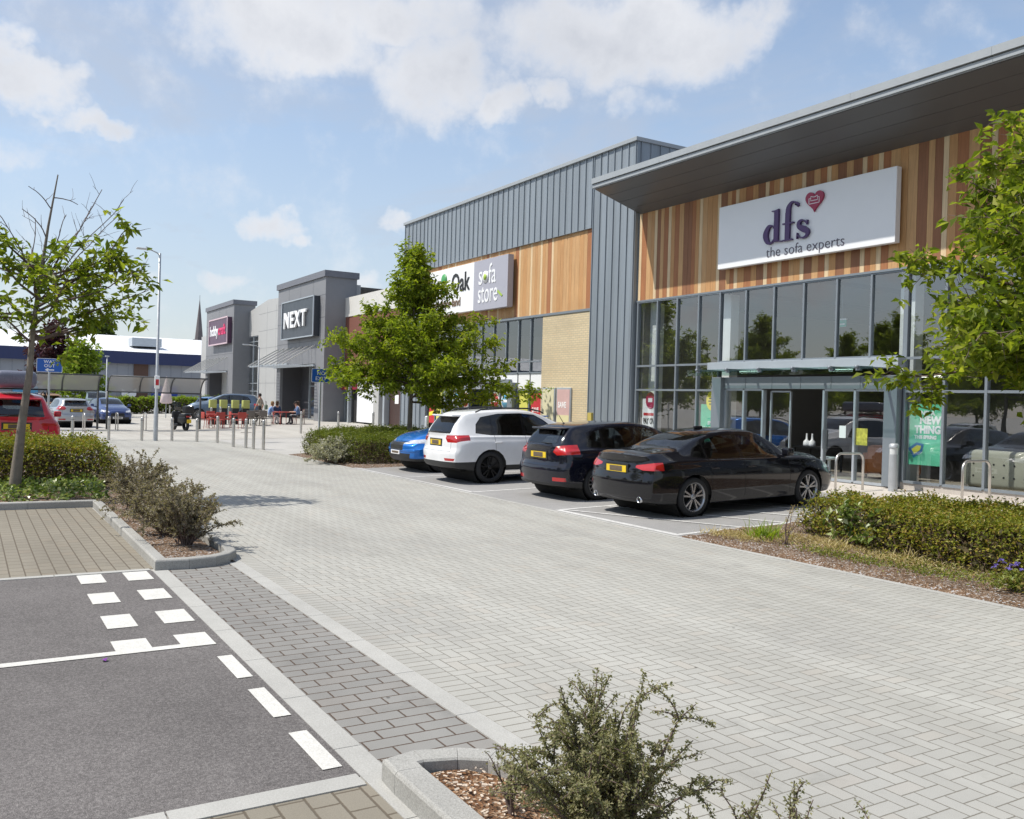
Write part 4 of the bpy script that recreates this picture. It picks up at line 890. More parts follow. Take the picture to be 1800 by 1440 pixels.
def D3(az, el): a = radians(az); e = radians(el); return Vector((cos(e)*cos(a), cos(e)*sin(a), sin(e)))
rr = random.Random(11)
# ---- centre tree, planted beside the sofa store
lim = []
for i in range(44):
    f = i/43; z = 2.3+f*5.3; rad_ = (3.9*(1-f)**1.2+.65)*rr.uniform(.72, 1.05)
    a = i*137.5+rr.uniform(-20, 20); rad_ *= 1+(.38 if cos(radians(a-65)) > 0 else .08)*abs(cos(radians(a-65)))*(1-f); lim.append((z, D3(a, 6+f*42+rr.uniform(-8, 10)), rad_, .045*(1-.6*f), True))
lim += [(7.5, D3(rr.uniform(0, 360), 75), 1.2, .02, True) for _ in range(4)]
# outline accents seen in the photograph: a long low limb to each side and a leaning top
lim += [(2.9, Vector((-.45, -.85, .30)), 3.5, .05, True), (2.2, Vector((.5, .88, .10)), 4.6, .05, True), (3.0, Vector((.5, .85, .22)), 4.0, .045, True), (3.4, Vector((-.5, -.85, .30)), 3.4, .045, True), (3.6, Vector((.8, -.5, .30)), 2.8, .045, True), (4.4, Vector((-.4, -.6, .9)), 2.6, .03, True), (5.0, Vector((.3, .5, 1.0)), 2.3, .03, True)]
tree('street_tree', (-26.9, 12.38, .12), [(0, 0, -.1), (.03, -.02, 1), (-.02, .03, 2.1), (.05, 0, 3.6), (0, .05, 5.4), (.06, .02, 7.0), (.02, .05, 8.0)], lim, 'hornbeam_leaf', 'full leafy green tree in front of the zinc clad sofa store', 5, .20, 12, .12, 1.15, 7, .14, group='street trees', twig_len=.6).scale = (.765,)*3
# ---- left tree: leafy lower limbs, bare leader
lim = []
for z, az_, el_, L_, lf in [(1.95, 100, 28, 1.5, 1), (1.9, -60, 35, 1.1, 1), (2.1, 80, 22, 2.1, 1), (2.3, -95, 30, 1.6, 1), (2.5, 60, 30, 1.9, 1), (2.6, 130, 35, 1.5, 1), (2.75, 95, 28, 2.2, 1), (2.8, -70, 40, 1.5, 1), (2.9, 75, 38, 1.9, 1), (3.05, 110, 42, 1.6, 1), (3.1, -110, 40, 1.4, 1), (3.1, 40, 45, 1.2, 1), (3.2, 92, 26, 1.7, 1), (2.35, 200, 25, 1.5, 1), (2.9, 170, 35, 1.3, 1), (2.2, 10, 20, 1.4, 1), (2.75, -20, 30, 1.3, 1), (2.45, -80, 15, 1.7, 1), (3.3, -85, 45, 1.2, 1), (2.0, 92, 12, 2.0, 1),
                            (3.3, 80, 62, 2.3, 0), (3.4, 100, 66, 2.2, 0), (3.5, 110, 70, 1.9, 0), (3.4, -80, 74, 1.6, 0), (3.9, 90, 55, 1.0, 0), (3.3, 85, 52, 2.2, 0), (4.4, -70, 60, .6, 0), (3.6, -100, 60, 1.2, 0), (4.9, -75, 50, .5, 0), (5.1, 95, 15, .4, 0)]:
    lim.append(((2.62+(z-1.9)*.85 if lf else z), D3(az_, el_*(.72 if lf else 1)), L_*(.95 if lf else 1), .026 if lf else .011, lf))
tree('street_tree', (-17.3, .72, .05), [(0, .0, -.1), (.0, .10, 1.2), (0, .20, 2.1), (0, .24, 2.9), (0, .34, 3.8), (0, .43, 4.6), (0, .56, 5.5)], lim, 'cherry_leaf', 'half bare tree with dead upper twigs in the left planted island', 21, .17, 8, .07, .70, 6.5, .085, group='street trees', twig_len=.28)
# ---- right tree, trunk just outside the frame
lim = []
for i in range(46):
    f = i/45; z = 2.0+f*3.7; a = i*137.5+rr.uniform(-20, 20); lim.append((z, D3(a, 5+f*38+rr.uniform(-8, 8)), (2.2*(1-f)**.6+.55)*rr.uniform(.75, 1.05), .04*(1-.6*f), True))
lim += [(2.7, Vector((-.5, -.86, .08)), 2.3, .03, True), (2.5, Vector((-.6, -.75, -.05)), 2.0, .03, True), (3.4, Vector((-.5, -.7, .45)), 1.8, .03, True), (2.3, Vector((-.6, -.75, -.08)), 1.7, .03, True), (2.2, Vector((-.2, -.9, 0)), 1.6, .03, True)]
tree('street_tree', (-5.65, 12.1, .12), [(0, 0, -.1), (.02, .02, 1.2), (0, -.02, 2.4), (.04, 0, 3.6), (0, .05, 4.8), (.03, 0, 5.9)], lim, 'cherry_leaf', 'bright green leafy tree cut by the right edge of the picture', 33, .15, 14, .09, .85, 10, .11, group='street trees', twig_len=.4)
# ---- small trees by the far car park
def small_tree(name, x, y, h, w, leafm, label, seed, z0=.0, size=.3, n=30, dens=9):
    r = random.Random(seed); lim = []
    for i in range(n):
        f = i/(n-1); z = h*(.28+.62*f); lim.append((z, D3(i*137.5+r.uniform(-20, 20), 10+50*f), (w*.5*(1-.6*f))*r.uniform(.7, 1.1), .05, True))
    return tree(name, (x, y, z0), [(0, 0, -.1), (0, .05, h*.3), (.1, 0, h*.6), (0, 0, h*.95)], lim, leafm, label, seed, size, dens, .2, w*.26, 5, h*.018, group='trees beyond the trolley shelters', twig_len=.6)
small_tree('purple_tree', -74, 5.5, 6.7, 4.6, 'purple_leaf', 'dark purple leaved tree behind the WAY OUT sign', 41)
small_tree('small_tree', -70, 7.0, 5.0, 4.0, 'yellow_leaf', 'small lime green tree right of the purple one', 42)
small_tree('broadleaf_tree', -160, 18.6, 12.5, 11, 'far_leaf', 'round green tree showing above the white warehouse roof', 43, 0, .6, 30, 5)
# ---- clipped and loose masses
def hedge(name, poly, h, leafm, label, seed, n, size, z0=None, cat='hedge', topcurve=None, bulge=.12, core=(.035, .03, .018), lean=0, stems=True, kind=None):
    """irregular mound: leaf faces near the surface over a twiggy dark core; poly = outline in plan"""
    r = random.Random(seed); cx = sum(p[0] for p in poly)/len(poly); cy = sum(p[1] for p in poly)/len(poly)
    base = (cx, cy, gz(cx, cy)); E = empty(name, base, label, cat)
    def inside(x, y):
        c = False
        for i in range(len(poly)):
            x1, y1 = poly[i]; x2, y2 = poly[i-1]
            if (y1 > y) != (y2 > y) and x < (x2-x1)*(y-y1)/(y2-y1)+x1: c = not c
        return c
    def edge(x, y):
        dm = 9
        for i in range(len(poly)):
            a = Vector(poly[i]); b_ = Vector(poly[i-1]); ab = b_-a; t = max(0, min(1, (Vector((x, y))-a).dot(ab)/ab.length_squared)); dm = min(dm, (a+ab*t-Vector((x, y))).length)
        return dm
    def top(x, y):
        return h*(1+.17*noise.noise(Vector((x*1.4, y*1.4, seed)))+.13*noise.noise(Vector((x*4, y*4, seed))))
    xs_ = [p[0] for p in poly]; ys_ = [p[1] for p in poly]; lv = Leaves(seed); sb = MB(); c_ = 0; tries = 0
    while c_ < n and tries < n*12:
        tries += 1; x = r.uniform(min(xs_)-bulge, max(xs_)+bulge); y = r.uniform(min(ys_)-bulge, max(ys_)+bulge)
        ins = inside(x, y); e = edge(x, y)
        if not ins and e > bulge*(.5+.8*abs(noise.noise(Vector((x*3, y*3, 9))))): continue
        tz = top(x, y); rr_ = min(1, (e if ins else 0)/.18+.55); tz *= rr_**.6*(1.12 if r.random() < .08 else 1)
        if ins and e > .28: z = tz*(1-abs(r.gauss(0, .07)))
        else:
            u = r.random(); z = tz*(.10+.90*u**.75)
            if not ins and z < tz*.35: continue
        if noise.noise(Vector((x*4, y*4, z*4+seed)))+.5*noise.noise(Vector((x*11, y*11, z*11+seed))) < -.28: continue
        g_ = gz(x, y); lv.leaf((x-cx+lean*z, y-cy, z+g_-base[2]), size, droop=-.2, asp=.6); lv.leaf((x-cx+r.gauss(0, size)+lean*z, y-cy+r.gauss(0, size), z+g_-base[2]-abs(r.gauss(0, size))), size, asp=.6); c_ += 1
    lv.build('foliage', leafm, E); lv2 = Leaves(seed+5)
    for _ in range(int(n*.012)):            # stray shoots breaking the outline
        x = r.uniform(min(xs_), max(xs_)); y = r.uniform(min(ys_), max(ys_))
        if not inside(x, y): continue
        tz = top(x, y)*min(1, edge(x, y)/.18+.55)**.6; pts = curve_pts((x-cx+lean*tz, y-cy, tz*.85+gz(x, y)-base[2]), (r.gauss(0, .5), r.gauss(0, .5), 1), r.uniform(.08, .22), 3, r, .15); sb.tube(pts, .0025, 3, cap=False)
        for k_ in range(9): lv2.leaf(pts[0].lerp(pts[-1], r.random())+Vector((r.gauss(0, .012), r.gauss(0, .012), 0)), size*.9, asp=.6)
    lv2.build('shoots', leafm, E)
    for _ in range(int(n*.035)+30):
        for __ in range(20):
            x = r.uniform(min(xs_), max(xs_)); y = r.uniform(min(ys_), max(ys_))
            if inside(x, y): break
        tz = top(x, y)*min(1, edge(x, y)/.18+.5)*.95; pts = curve_pts((x-cx, y-cy, gz(x, y)-base[2]), (r.gauss(lean, .25), r.gauss(0, .25), 1), tz, 4, r, .15); sb.tube(pts, [.008, .006, .005, .004, .002], 4, cap=False)
    sb.build('stems', mat('hedge_twig', (.12, .08, .06), .9), E, fixn=False)
    # inner mass of old wood and shade leaves
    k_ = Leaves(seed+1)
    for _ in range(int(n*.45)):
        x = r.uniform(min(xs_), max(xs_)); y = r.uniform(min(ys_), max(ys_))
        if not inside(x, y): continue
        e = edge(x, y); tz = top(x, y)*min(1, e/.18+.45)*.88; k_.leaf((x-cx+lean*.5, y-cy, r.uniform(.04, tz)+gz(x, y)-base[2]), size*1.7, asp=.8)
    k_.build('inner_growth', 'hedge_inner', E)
    return E
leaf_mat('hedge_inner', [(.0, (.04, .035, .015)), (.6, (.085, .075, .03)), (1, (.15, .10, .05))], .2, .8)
hedge('hedge', [(-9.1, 10.55), (-7.6, 10.1), (-6.0, 10.0), (-4.0, 9.95), (-1.5, 10.0), (-1.5, 13.0), (-6, 13.2), (-8.3, 12.4), (-9.4, 11.3)], .57, 'hedge_leaf', 'loose yellow green and bronze hedge in the shop side planting bed', 3, 30000, .046, lean=-.25)
hedge('hedge', [(-28.2, 9.25), (-26.4, 9.0), (-24.9, 9.0), (-23.4, 9.25), (-23.1, 10.6), (-23.2, 13.4), (-30.2, 13.4), (-29.4, 10.6)], .78, 'box_leaf', 'clipped green hedge left of the blue car under the centre tree', 4, 22000, .05, bulge=.05)
hedge('hedge', [(-21.3, -6), (-18.35, -6), (-18.25, 2.0), (-18.7, 2.55), (-21, 2.6)], .92, 'hedge_leaf', 'bushy yellow green hedge around the foot of the half bare tree', 5, 21000, .055)
# variegated ivy along the kerb of the left island
lv = Leaves(9); r = random.Random(9)
for i in range(6500):
    x = r.uniform(-18.4, -16.15); y = r.uniform(-5.5, 2.1); 
    if x > -16.3 and noise.noise(Vector((0, y*2, 0))) < 0: continue
    z = .10+.20*max(0, min(1, (-16.1-x)/.5))*(1+.5*noise.noise(Vector((x*3, y*3, 1))))*r.uniform(.3, 1); lv.leaf((x, y, z), .075, asp=.85, droop=-.3)
o = lv.build('ivy', 'ivy_leaf'); tag(o, 'glossy variegated ivy carpeting the bed behind the left kerb', 'ivy', None, 'stuff')
def shrub(name, x, y, h, w, leafm, label, seed, nst=26, leafsize=.022, dens=150, z0=.05, grav=-.10, cat='shrub', group=None, up=.9, sub=4, stem=None, dirs=None):
    """arching stems clothed in small leaves"""
    r = random.Random(seed); E = empty(name, (x, y, gz(x, y)+z0), label, cat, group); sb = MB(); lv = Leaves(seed)
    for i in range(nst):
        a = r.uniform(0, 2*pi); out = r.uniform(.15, 1)
        d = Vector((cos(a)*out*w/h, sin(a)*out*w/h, up)) if not dirs else Vector(dirs[i % len(dirs)])+Vector((r.gauss(0, .12),)*3)
        L_ = h*r.uniform(.75, 1.15)*(1.05+.2*out); pts = curve_pts((r.gauss(0, w*.10), r.gauss(0, w*.10), 0), d, L_, 8, r, .10, grav); add_branch(sb, pts, .007+.006*r.random(), .002, 5)
        def clothe(P, t0, dn):
            n_ = int(sum((q-p).length for p, q in zip(P, P[1:]))*dn)
            for _ in range(n_):
                t = (t0+(1-t0)*r.random())*(len(P)-1); k_ = min(int(t), len(P)-2); q = P[k_].lerp(P[k_+1], t-k_); dd = (P[k_+1]-P[k_]).normalized()
                lv.leaf(q+Vector((r.gauss(0, .007), r.gauss(0, .007), r.gauss(0, .007))), leafsize, d=dd*.4+Vector((r.gauss(0, .8), r.gauss(0, .8), r.gauss(0, .8))), asp=.6)
        clothe(pts, .22, dens)
        for j in range(sub):
            k_ = r.randint(2, 7); p2 = curve_pts(pts[k_], (pts[k_]-pts[k_-1]).normalized()+Vector((r.gauss(0, .7), r.gauss(0, .7), r.gauss(.1, .5))), h*r.uniform(.14, .36), 5, r, .15, grav*1.3); add_branch(sb, p2, .004, .0015, 4); clothe(p2, .0, dens*1.2)
    sb.build('stems', stem or TWIG, E, fixn=False); lv.build('foliage', leafm, E); return E
shrub('shrub', -2.90, 2.25, .57, .26, 'coton_leaf', 'big arching small leaved shrub in the foreground bed', 51, 38, .0165, 380, .03, -.10, sub=10)
shrub('shrub', -3.42, 2.13, .30, .10, 'coton_leaf', 'sparse upright sprig left of the big foreground shrub', 52, 4, .012, 150, .03, -.03, sub=3)
shrub('shrub', -2.40, 2.36, .42, .12, 'coton_leaf', 'low sprig rising from the bottom edge, right of the big shrub', 53, 6, .014, 260, .03, -.06, sub=3)
shrub('shrub', -2.05, 2.40, .50, .18, 'coton_leaf', 'sprawling sprig at the bottom edge farthest to the right', 54, 16, .014, 300, .03, -.05, sub=4)
for i, (x, y, h, w, lab) in enumerate(((-14.9, 2.28, .80, .50, 'dry greyish shrub at the end of the hedge in the left island'), (-13.6, 2.30, .62, .5, 'dry greyish shrub second from the hedge in the left island'), (-12.3, 2.28, .62, .45, 'dry greyish shrub in the middle of the narrow island tip'), (-11.35, 2.30, .60, .32, 'dry greyish shrub closest to the rounded kerb end'))):
    shrub('dry_shrub', x, y, h, w, 'dry_leaf', lab, 60+i, 38, .036, 125, .05, -.07, group='dry shrubs in the left island', sub=6)
shrub('silver_shrub', -24.6, 8.98, .70, 1.0, 'silver_leaf', 'silvery grey shrub spilling in front of the clipped hedge', 70, 60, .06, 70, .05, -.05, sub=5)
shrub('leafy_plant', -8.05, 10.25, .55, .35, 'ivy_leaf', 'broad leaved bright green plant growing out of the hedge front', 71, 14, .10, 26, .05, -.05, sub=2)
# bits in the shop side bed
def tuft(x, y, n, L_, m, name, lab, cat='grass clump', seed=1, spread=.1, group=None, wd=.012):
    r = random.Random(seed); b = MB(); E = empty(name, (x, y, gz(x, y)+.05), lab, cat, group)
    for i in range(n):
        a = r.uniform(0, 2*pi); d = Vector((cos(a)*r.uniform(.2, 1), sin(a)*r.uniform(.2, 1), 1)); p = curve_pts((r.gauss(0, spread), r.gauss(0, spread), 0), d, L_*r.uniform(.6, 1.1), 4, r, .08, -.22); s_ = Vector((-sin(a), cos(a), 0))*wd
        b.add([q+s_*(1-k_/4.5) for k_, q in enumerate(p)]+[q-s_*(1-k_/4.5) for k_, q in enumerate(p)], [(k_, k_+1, k_+6, k_+5) for k_ in range(4)])
    b.build('blades', m, E, fixn=False); return E
def lm(n): return MAT[n]
tuft(-9.05, 9.75, 110, .34, lm('yellow_leaf'), 'grass_clump', 'arching yellow striped clump near the corner of the bed', seed=2, spread=.12, wd=.012)
tuft(-9.75, 9.35, 60, .14, lm('straw'), 'grass_clump', 'small dry tuft at the sharp corner of the bed', seed=3, spread=.12, wd=.006)
tuft(-8.0, 10.0, 60, .22, lm('straw'), 'grass_clump', 'straw coloured clump below the broad leaved plant', seed=4, spread=.10, wd=.008)
tuft(-7.0, 10.0, 60, .25, lm('straw'), 'grass_clump', 'straw coloured clump at the foot of the hedge further right', seed=5, spread=.12, wd=.008)
shrub('seedling', -8.62, 9.62, .45, .12, 'straw', 'thin dry seedling standing beside the striped clump', 72, 4, .025, 60, .04, -.02, sub=2)
def cover(name, m, spots, n, size, lab, seed, blade=True):
    r = random.Random(seed); lv = Leaves(seed)
    for i in range(n):
        (cx, cy, rx, ry) = r.choice(spots); x = r.gauss(cx, rx); y = r.gauss(cy, ry)
        if y < 8.97 or x > -1.5 or x < -9.85: continue
        lv.leaf((x, y, gz(x, y)+.05+r.random()*.03), size, d=(r.gauss(0, 1), r.gauss(0, 1), .8), asp=.22 if blade else .6)
    return tag(lv.build(name, m), lab, 'ground cover', None, 'stuff')
cover('dry_grass', 'straw', [(-8.9, 10.0, .45, .22), (-8.1, 10.1, .3, .2), (-7.0, 9.9, .4, .15), (-9.3, 9.5, .25, .15)], 3600, .055, 'matted straw coloured grass on the bark bed', 6)
cover('weeds', 'weed', [(-7.2, 9.45, .35, .12), (-6.4, 9.5, .3, .14), (-5.7, 9.7, .3, .2), (-7.8, 9.5, .3, .12), (-5.9, 9.9, .5, .2), (-6.9, 9.95, .4, .1)], 2000, .038, 'low green weeds creeping over the bark bed', 7, False)
r = random.Random(8); E = empty('flower_clump', (-5.35, 9.42, .07), 'clump of violet flowers at the right edge of the bed', 'flowers'); lv = Leaves(8); l2 = Leaves(10)
for i in range(420): a = r.uniform(0, 2*pi); q = abs(r.gauss(0, .13)); lv.leaf((cos(a)*q, sin(a)*q, r.uniform(.02, .2)), .05, asp=.6)
for i in range(14):
    a = r.uniform(0, 2*pi); q = r.uniform(.05, .22); c_ = Vector((cos(a)*q, sin(a)*q, .2+r.random()*.12))
    for k_ in range(8): l2.leaf(c_, .032, d=(cos(k_*.785), sin(k_*.785), .3), asp=.8)
lv.build('foliage', 'weed', E); l2.build('flowers', 'petal', E)
# pale chips scattered over the foreground bark
b = MB(); r = random.Random(12)
for i in range(420):
    x = r.uniform(-3.92, -2.0); y = r.uniform(1.96, 2.38); a = r.uniform(0, pi); s_ = r.uniform(.005, .014); b.box(-s_, s_, -s_*.4, s_*.4, -.002, .002, 0, Matrix.Translation((x, y, .075+r.uniform(-.006, .012))) @ Matrix.Rotation(a, 4, 'Z') @ Matrix.Rotation(r.gauss(0, .4), 4, 'X'))
tag(b.build('wood_chips', mat('pale_chip', (.62, .52, .42), .9, 0, .3), fixn=False), 'pale wood chips strewn over the foreground bark', 'wood chips', None, 'stuff')
# far planting that the glazing mirrors and that closes the view
hd_ = tag(MB().box(-78, -76.5, 8.5, 24, 0, 1.15).build('x', 'hedge_leaf'), 'x', 'x'); bpy.data.objects.remove(hd_)
hedge('hedge', [(-79, 9.3), (-77.4, 9.3), (-77.4, 19.5), (-79, 19.5)], 1.25, 'yellow_leaf', 'low yellow green hedge in front of the far warehouse', 14, 5000, .16, bulge=.05)
def tree_copy(src, name, loc_, rz, label, group, sc=1.):
    c = src.copy(); COL.objects.link(c); c.location = loc_; c.rotation_euler = (0, 0, rz); c.scale = (sc,)*3; c['label'] = label; c['group'] = group; c.name = name
    for ch_ in src.children: d = ch_.copy(); COL.objects.link(d); d.parent = c
    return c
srcs = [o for o in bpy.data.objects if o.name.startswith('street_tree') and o.type == 'EMPTY']
src = [o for o in srcs if abs(o.location.x+26.9) < .1][0]
for i in range(16):
    tree_copy(src, 'car_park_tree', (-95+i*9+rr.uniform(-3, 3), -62+rr.uniform(-8, 8), -1.), rr.uniform(0, 6), 'leafy tree in the belt of trees beyond the car park behind the camera', 'tree belt mirrored by the shop glass', rr.uniform(1.2, 1.7))
for i, (x, y, rz, sc) in enumerate(((-9, -13, 1, .8), (-22, -15, 2.2, .9), (2, -16, .4, .85), (-35, -14, 4, .9), (-48, -16, 5, 1.), (8, -34, 3, 1.3), (-14, -40, 2, 1.4), (-30, -42, 1, 1.3), (-2, -44, 0, 1.4), (20, -38, 5, 1.4), (-46, -44, 4, 1.5))):
    tree_copy(src, 'car_park_tree', (x, y, 0), rz, 'leafy tree in the rows of the car park behind the camera', 'trees in the car park mirrored by the shop glass', sc)
# ------------------------------------------------------------------ vehicles
def crom(tab, t):
    """Catmull-Rom through table rows, t in 0..len-1"""
    i = min(int(t), len(tab)-2); f = t-i; p0 = tab[max(i-1, 0)]; p1 = tab[i]; p2 = tab[i+1]; p3 = tab[min(i+2, len(tab)-1)]
    return [.5*(2*b+(c-a)*f+(2*a-5*b+4*c-d)*f*f+(3*b-a-3*c+d)*f**3) for a, b, c, d in zip(p0, p1, p2, p3)]
def lin(tab, x):
    if x <= tab[0][0]: return tab[0][1]
    for (a, va), (b, vb) in zip(tab, tab[1:]):
        if x <= b:
            f = (x-a)/(b-a); f = f*f*(3-2*f); return va+(vb-va)*f
    return tab[-1][1]
def cut(bm, lay, planes, pid, test=None, only=0):
    """cut the skin with planes; faces left inside all of them get part id pid"""
    tg = bm.faces.layers.int['tag']
    for f in bm.faces:
        f[tg] = 1 if (f[lay] == only and (test is None or test(f.calc_center_median()))) else 0
    for co, no in planes:
        co = Vector(co); no = Vector(no)
        fs = [f for f in bm.faces if f[tg] == 1]; cand = []
        for f in fs:
            ds = [(v.co-co).dot(no) for v in f.verts]
            if max(ds) > 1e-5 and min(ds) < -1e-5: cand.append(f)
        if cand:
            es = {e for f in cand for e in f.edges}; vs = {v for f in cand for v in f.verts}
            bmesh.ops.bisect_plane(bm, geom=list(cand)+list(es)+list(vs), dist=1e-5, plane_co=co, plane_no=no)
        for f in bm.faces:
            if f[tg] == 1 and (f.calc_center_median()-co).dot(no) > 0: f[tg] = 0
    for f in bm.faces:
        if f[tg] == 1: f[lay] = pid
def poly_planes(poly, view):
    """planes bounding a convex polygon drawn in side ('s': y,z) or end ('e': x,z) or top ('t': x,y) view"""
    n = len(poly); cx = sum(p[0] for p in poly)/n; cz = sum(p[1] for p in poly)/n; out = []
    for i in range(n):
        a = poly[i]; b = poly[(i+1) % n]; nx, nz = b[1]-a[1], -(b[0]-a[0])
        if nx*(cx-a[0])+nz*(cz-a[1]) > 0: nx, nz = -nx, -nz
        l = sqrt(nx*nx+nz*nz); nx /= l; nz /= l
        out.append(((0, a[0], a[1]), (0, nx, nz)) if view == 's' else (((a[0], 0, a[1]), (nx, 0, nz)) if view == 'e' else ((a[0], a[1], 0), (nx, nz, 0))))
    return out
SPEC = {}
# rows: y, z top centre, half width of top edge, z top edge, z belt, half width at belt, half width, z bottom
SPEC['saloon'] = dict(L=4.71, W=1.827, wb=2.851, rear_oh=.97, wr=.332, hw=.235,
  rows=[(.13,1.05,.66,1.02,.90,.80,.82,.27),(.30,1.085,.68,1.055,.92,.83,.87,.24),(.62,1.105,.68,1.07,.93,.85,.90,.22),(.85,1.14,.66,1.09,.93,.855,.912,.20),(1.15,1.27,.61,1.20,.93,.86,.913,.20),(1.5,1.375,.575,1.305,.925,.86,.913,.20),(1.9,1.432,.56,1.355,.92,.86,.910,.20),(2.4,1.440,.56,1.365,.915,.86,.908,.20),(2.75,1.395,.57,1.32,.91,.86,.908,.20),(3.1,1.24,.605,1.175,.90,.86,.910,.20),(3.42,1.055,.66,1.03,.885,.855,.912,.20),(3.75,1.005,.67,.97,.87,.85,.912,.21),(4.15,.945,.65,.905,.82,.82,.895,.22),(4.42,.865,.60,.82,.74,.77,.85,.23),(4.56,.76,.56,.73,.66,.71,.79,.24)],
  fr=[(.2,.05),(.35,-.02),(.6,-.02),(.78,.02),(.92,.07),(1.1,.0)], ff=[(.2,-.04),(.4,.02),(.65,.03),(.9,-.02)],
  side=[[(1.02,1.00),(1.30,.965),(1.34,1.215),(1.20,1.155)],[(1.34,.962),(2.12,.945),(2.12,1.325),(1.75,1.322),(1.50,1.275),(1.38,1.225)],[(2.20,.943),(3.18,.925),(3.02,1.045),(2.80,1.195),(2.58,1.288),(2.20,1.325)]],
  rear=([(-.60,1.14),(.60,1.14),(.50,1.36),(-.50,1.36)],.60,1.62), wind=([(-.62,1.075),(.62,1.075),(.52,1.365),(-.52,1.365)],2.72,3.5),
  tail=[[(.45,.84),(.62,.80),(1.0,.80),(1.0,.945),(.80,.93),(.45,.875)]], taily=.33, taillow=None, head=[(.42,.66),(.95,.68),(.95,.80),(.45,.755)], heady=4.30, grille=[(-.36,.50),(.36,.50),(.40,.72),(-.40,.72)], bumperz=.30, doors=(1.35,2.16,3.30), plate=.80)
SPEC['hatch'] = dict(L=4.36, W=1.823, wb=2.648, rear_oh=.83, wr=.325, hw=.23,
  rows=[(.12,1.06,.62,1.02,.93,.77,.80,.28),(.20,1.20,.60,1.14,.95,.80,.85,.26),(.33,1.345,.58,1.28,.96,.82,.88,.24),(.50,1.435,.56,1.37,.96,.84,.90,.22),(.9,1.47,.57,1.40,.955,.85,.908,.20),(1.4,1.485,.58,1.41,.945,.85,.908,.20),(1.9,1.482,.58,1.41,.935,.85,.905,.20),(2.3,1.43,.58,1.36,.925,.85,.905,.20),(2.7,1.29,.60,1.225,.91,.85,.905,.20),(3.1,1.09,.65,1.06,.90,.85,.905,.20),(3.45,1.02,.66,.985,.87,.84,.90,.21),(3.8,.95,.64,.91,.81,.81,.88,.22),(4.05,.86,.59,.82,.74,.76,.84,.23),(4.20,.75,.54,.72,.65,.70,.78,.24)],
  fr=[(.2,.06),(.35,-.02),(.6,-.03),(.75,.03),(.95,.03),(1.1,.0)], ff=[(.2,-.04),(.4,.02),(.65,.03),(.9,-.02)],
  side=[[(.62,1.04),(.98,1.00),(1.02,1.33),(.86,1.30),(.70,1.16)],[(1.06,.995),(1.78,.965),(1.78,1.37),(1.30,1.37),(1.06,1.34)],[(1.86,.962),(2.88,.925),(2.68,1.09),(2.40,1.265),(2.20,1.345),(1.86,1.37)]],
  rear=([(-.53,1.07),(.53,1.07),(.47,1.36),(-.47,1.36)],-.2,.46), wind=([(-.60,1.105),(.60,1.105),(.52,1.40),(-.52,1.40)],2.2,3.15),
  tail=[[(.46,.93),(.56,.87),(.98,.90),(.98,1.05),(.74,1.07),(.52,1.04)]], taily=.42, taillow=[(.50,.38),(.80,.38),(.80,.45),(.50,.45)], head=[(.42,.66),(.95,.70),(.95,.84),(.48,.76)], heady=3.9, grille=[(-.40,.42),(.40,.42),(.34,.62),(-.34,.62)], bumperz=.34, doors=(1.04,1.82,2.98), plate=.86, spoiler=(.36,1.42))
SPEC['suv'] = dict(L=4.53, W=1.84, wb=2.69, rear_oh=.95, wr=.36, hw=.235,
  rows=[(.12,1.18,.64,1.12,1.00,.79,.82,.36),(.20,1.32,.62,1.25,1.03,.82,.87,.34),(.34,1.49,.59,1.41,1.05,.84,.90,.32),(.50,1.60,.57,1.52,1.055,.85,.91,.29),(.9,1.645,.58,1.56,1.05,.86,.92,.28),(1.4,1.665,.59,1.58,1.04,.86,.92,.28),(1.95,1.66,.59,1.575,1.03,.86,.917,.28),(2.35,1.60,.59,1.515,1.02,.86,.917,.28),(2.8,1.43,.61,1.355,1.01,.86,.917,.28),(3.2,1.22,.66,1.19,1.00,.86,.917,.28),(3.55,1.15,.68,1.11,.97,.85,.912,.29),(3.95,1.09,.66,1.04,.91,.82,.895,.30),(4.22,.99,.61,.94,.83,.77,.86,.31),(4.37,.87,.56,.83,.74,.71,.80,.32)],
  fr=[(.3,.07),(.45,-.02),(.68,-.03),(.82,.02),(1.05,.03),(1.2,.0)], ff=[(.3,-.05),(.45,.02),(.75,.03),(1.0,-.02)],
  side=[[(.66,1.14),(1.02,1.095),(1.06,1.50),(.86,1.47),(.72,1.32)],[(1.10,1.09),(1.86,1.065),(1.86,1.54),(1.40,1.54),(1.10,1.515)],[(1.94,1.062),(2.98,1.02),(2.80,1.175),(2.50,1.385),(2.28,1.50),(1.94,1.54)]],
  rear=([(-.56,1.13),(.56,1.13),(.49,1.50),(-.49,1.50)],-.2,.50), wind=([(-.61,1.235),(.61,1.235),(.53,1.565),(-.53,1.565)],2.2,3.25),
  tail=[[(.44,1.02),(.52,.93),(.80,.93),(1.0,1.06),(1.0,1.10),(.46,1.09)]], taily=.45, taillow=[(.48,.52),(.76,.52),(.80,.58),(.46,.58)], head=[(.38,.80),(.95,.84),(.95,.97),(.44,.90)], heady=4.02, grille=[(-.38,.62),(.38,.62),(.40,.86),(-.40,.86)], bumperz=.50, doors=(1.08,1.90,3.10), plate=.92, spoiler=(.34,1.575), rails=True)
RUB = mat('tyre_rubber', (.022, .022, .023), .8, 0, .2, 14, bumps=.2, bscale=120); WELL = mat('wheel_well', (.008, .008, .008), .95)
ALLOY = mat('alloy', (.42, .42, .43), .28, .8, .06); BLKRIM = mat('black_rim', (.012, .012, .013), .3, .2, .1); CHR = mat('chrome', (.65, .66, .68), .12, 1., .04)
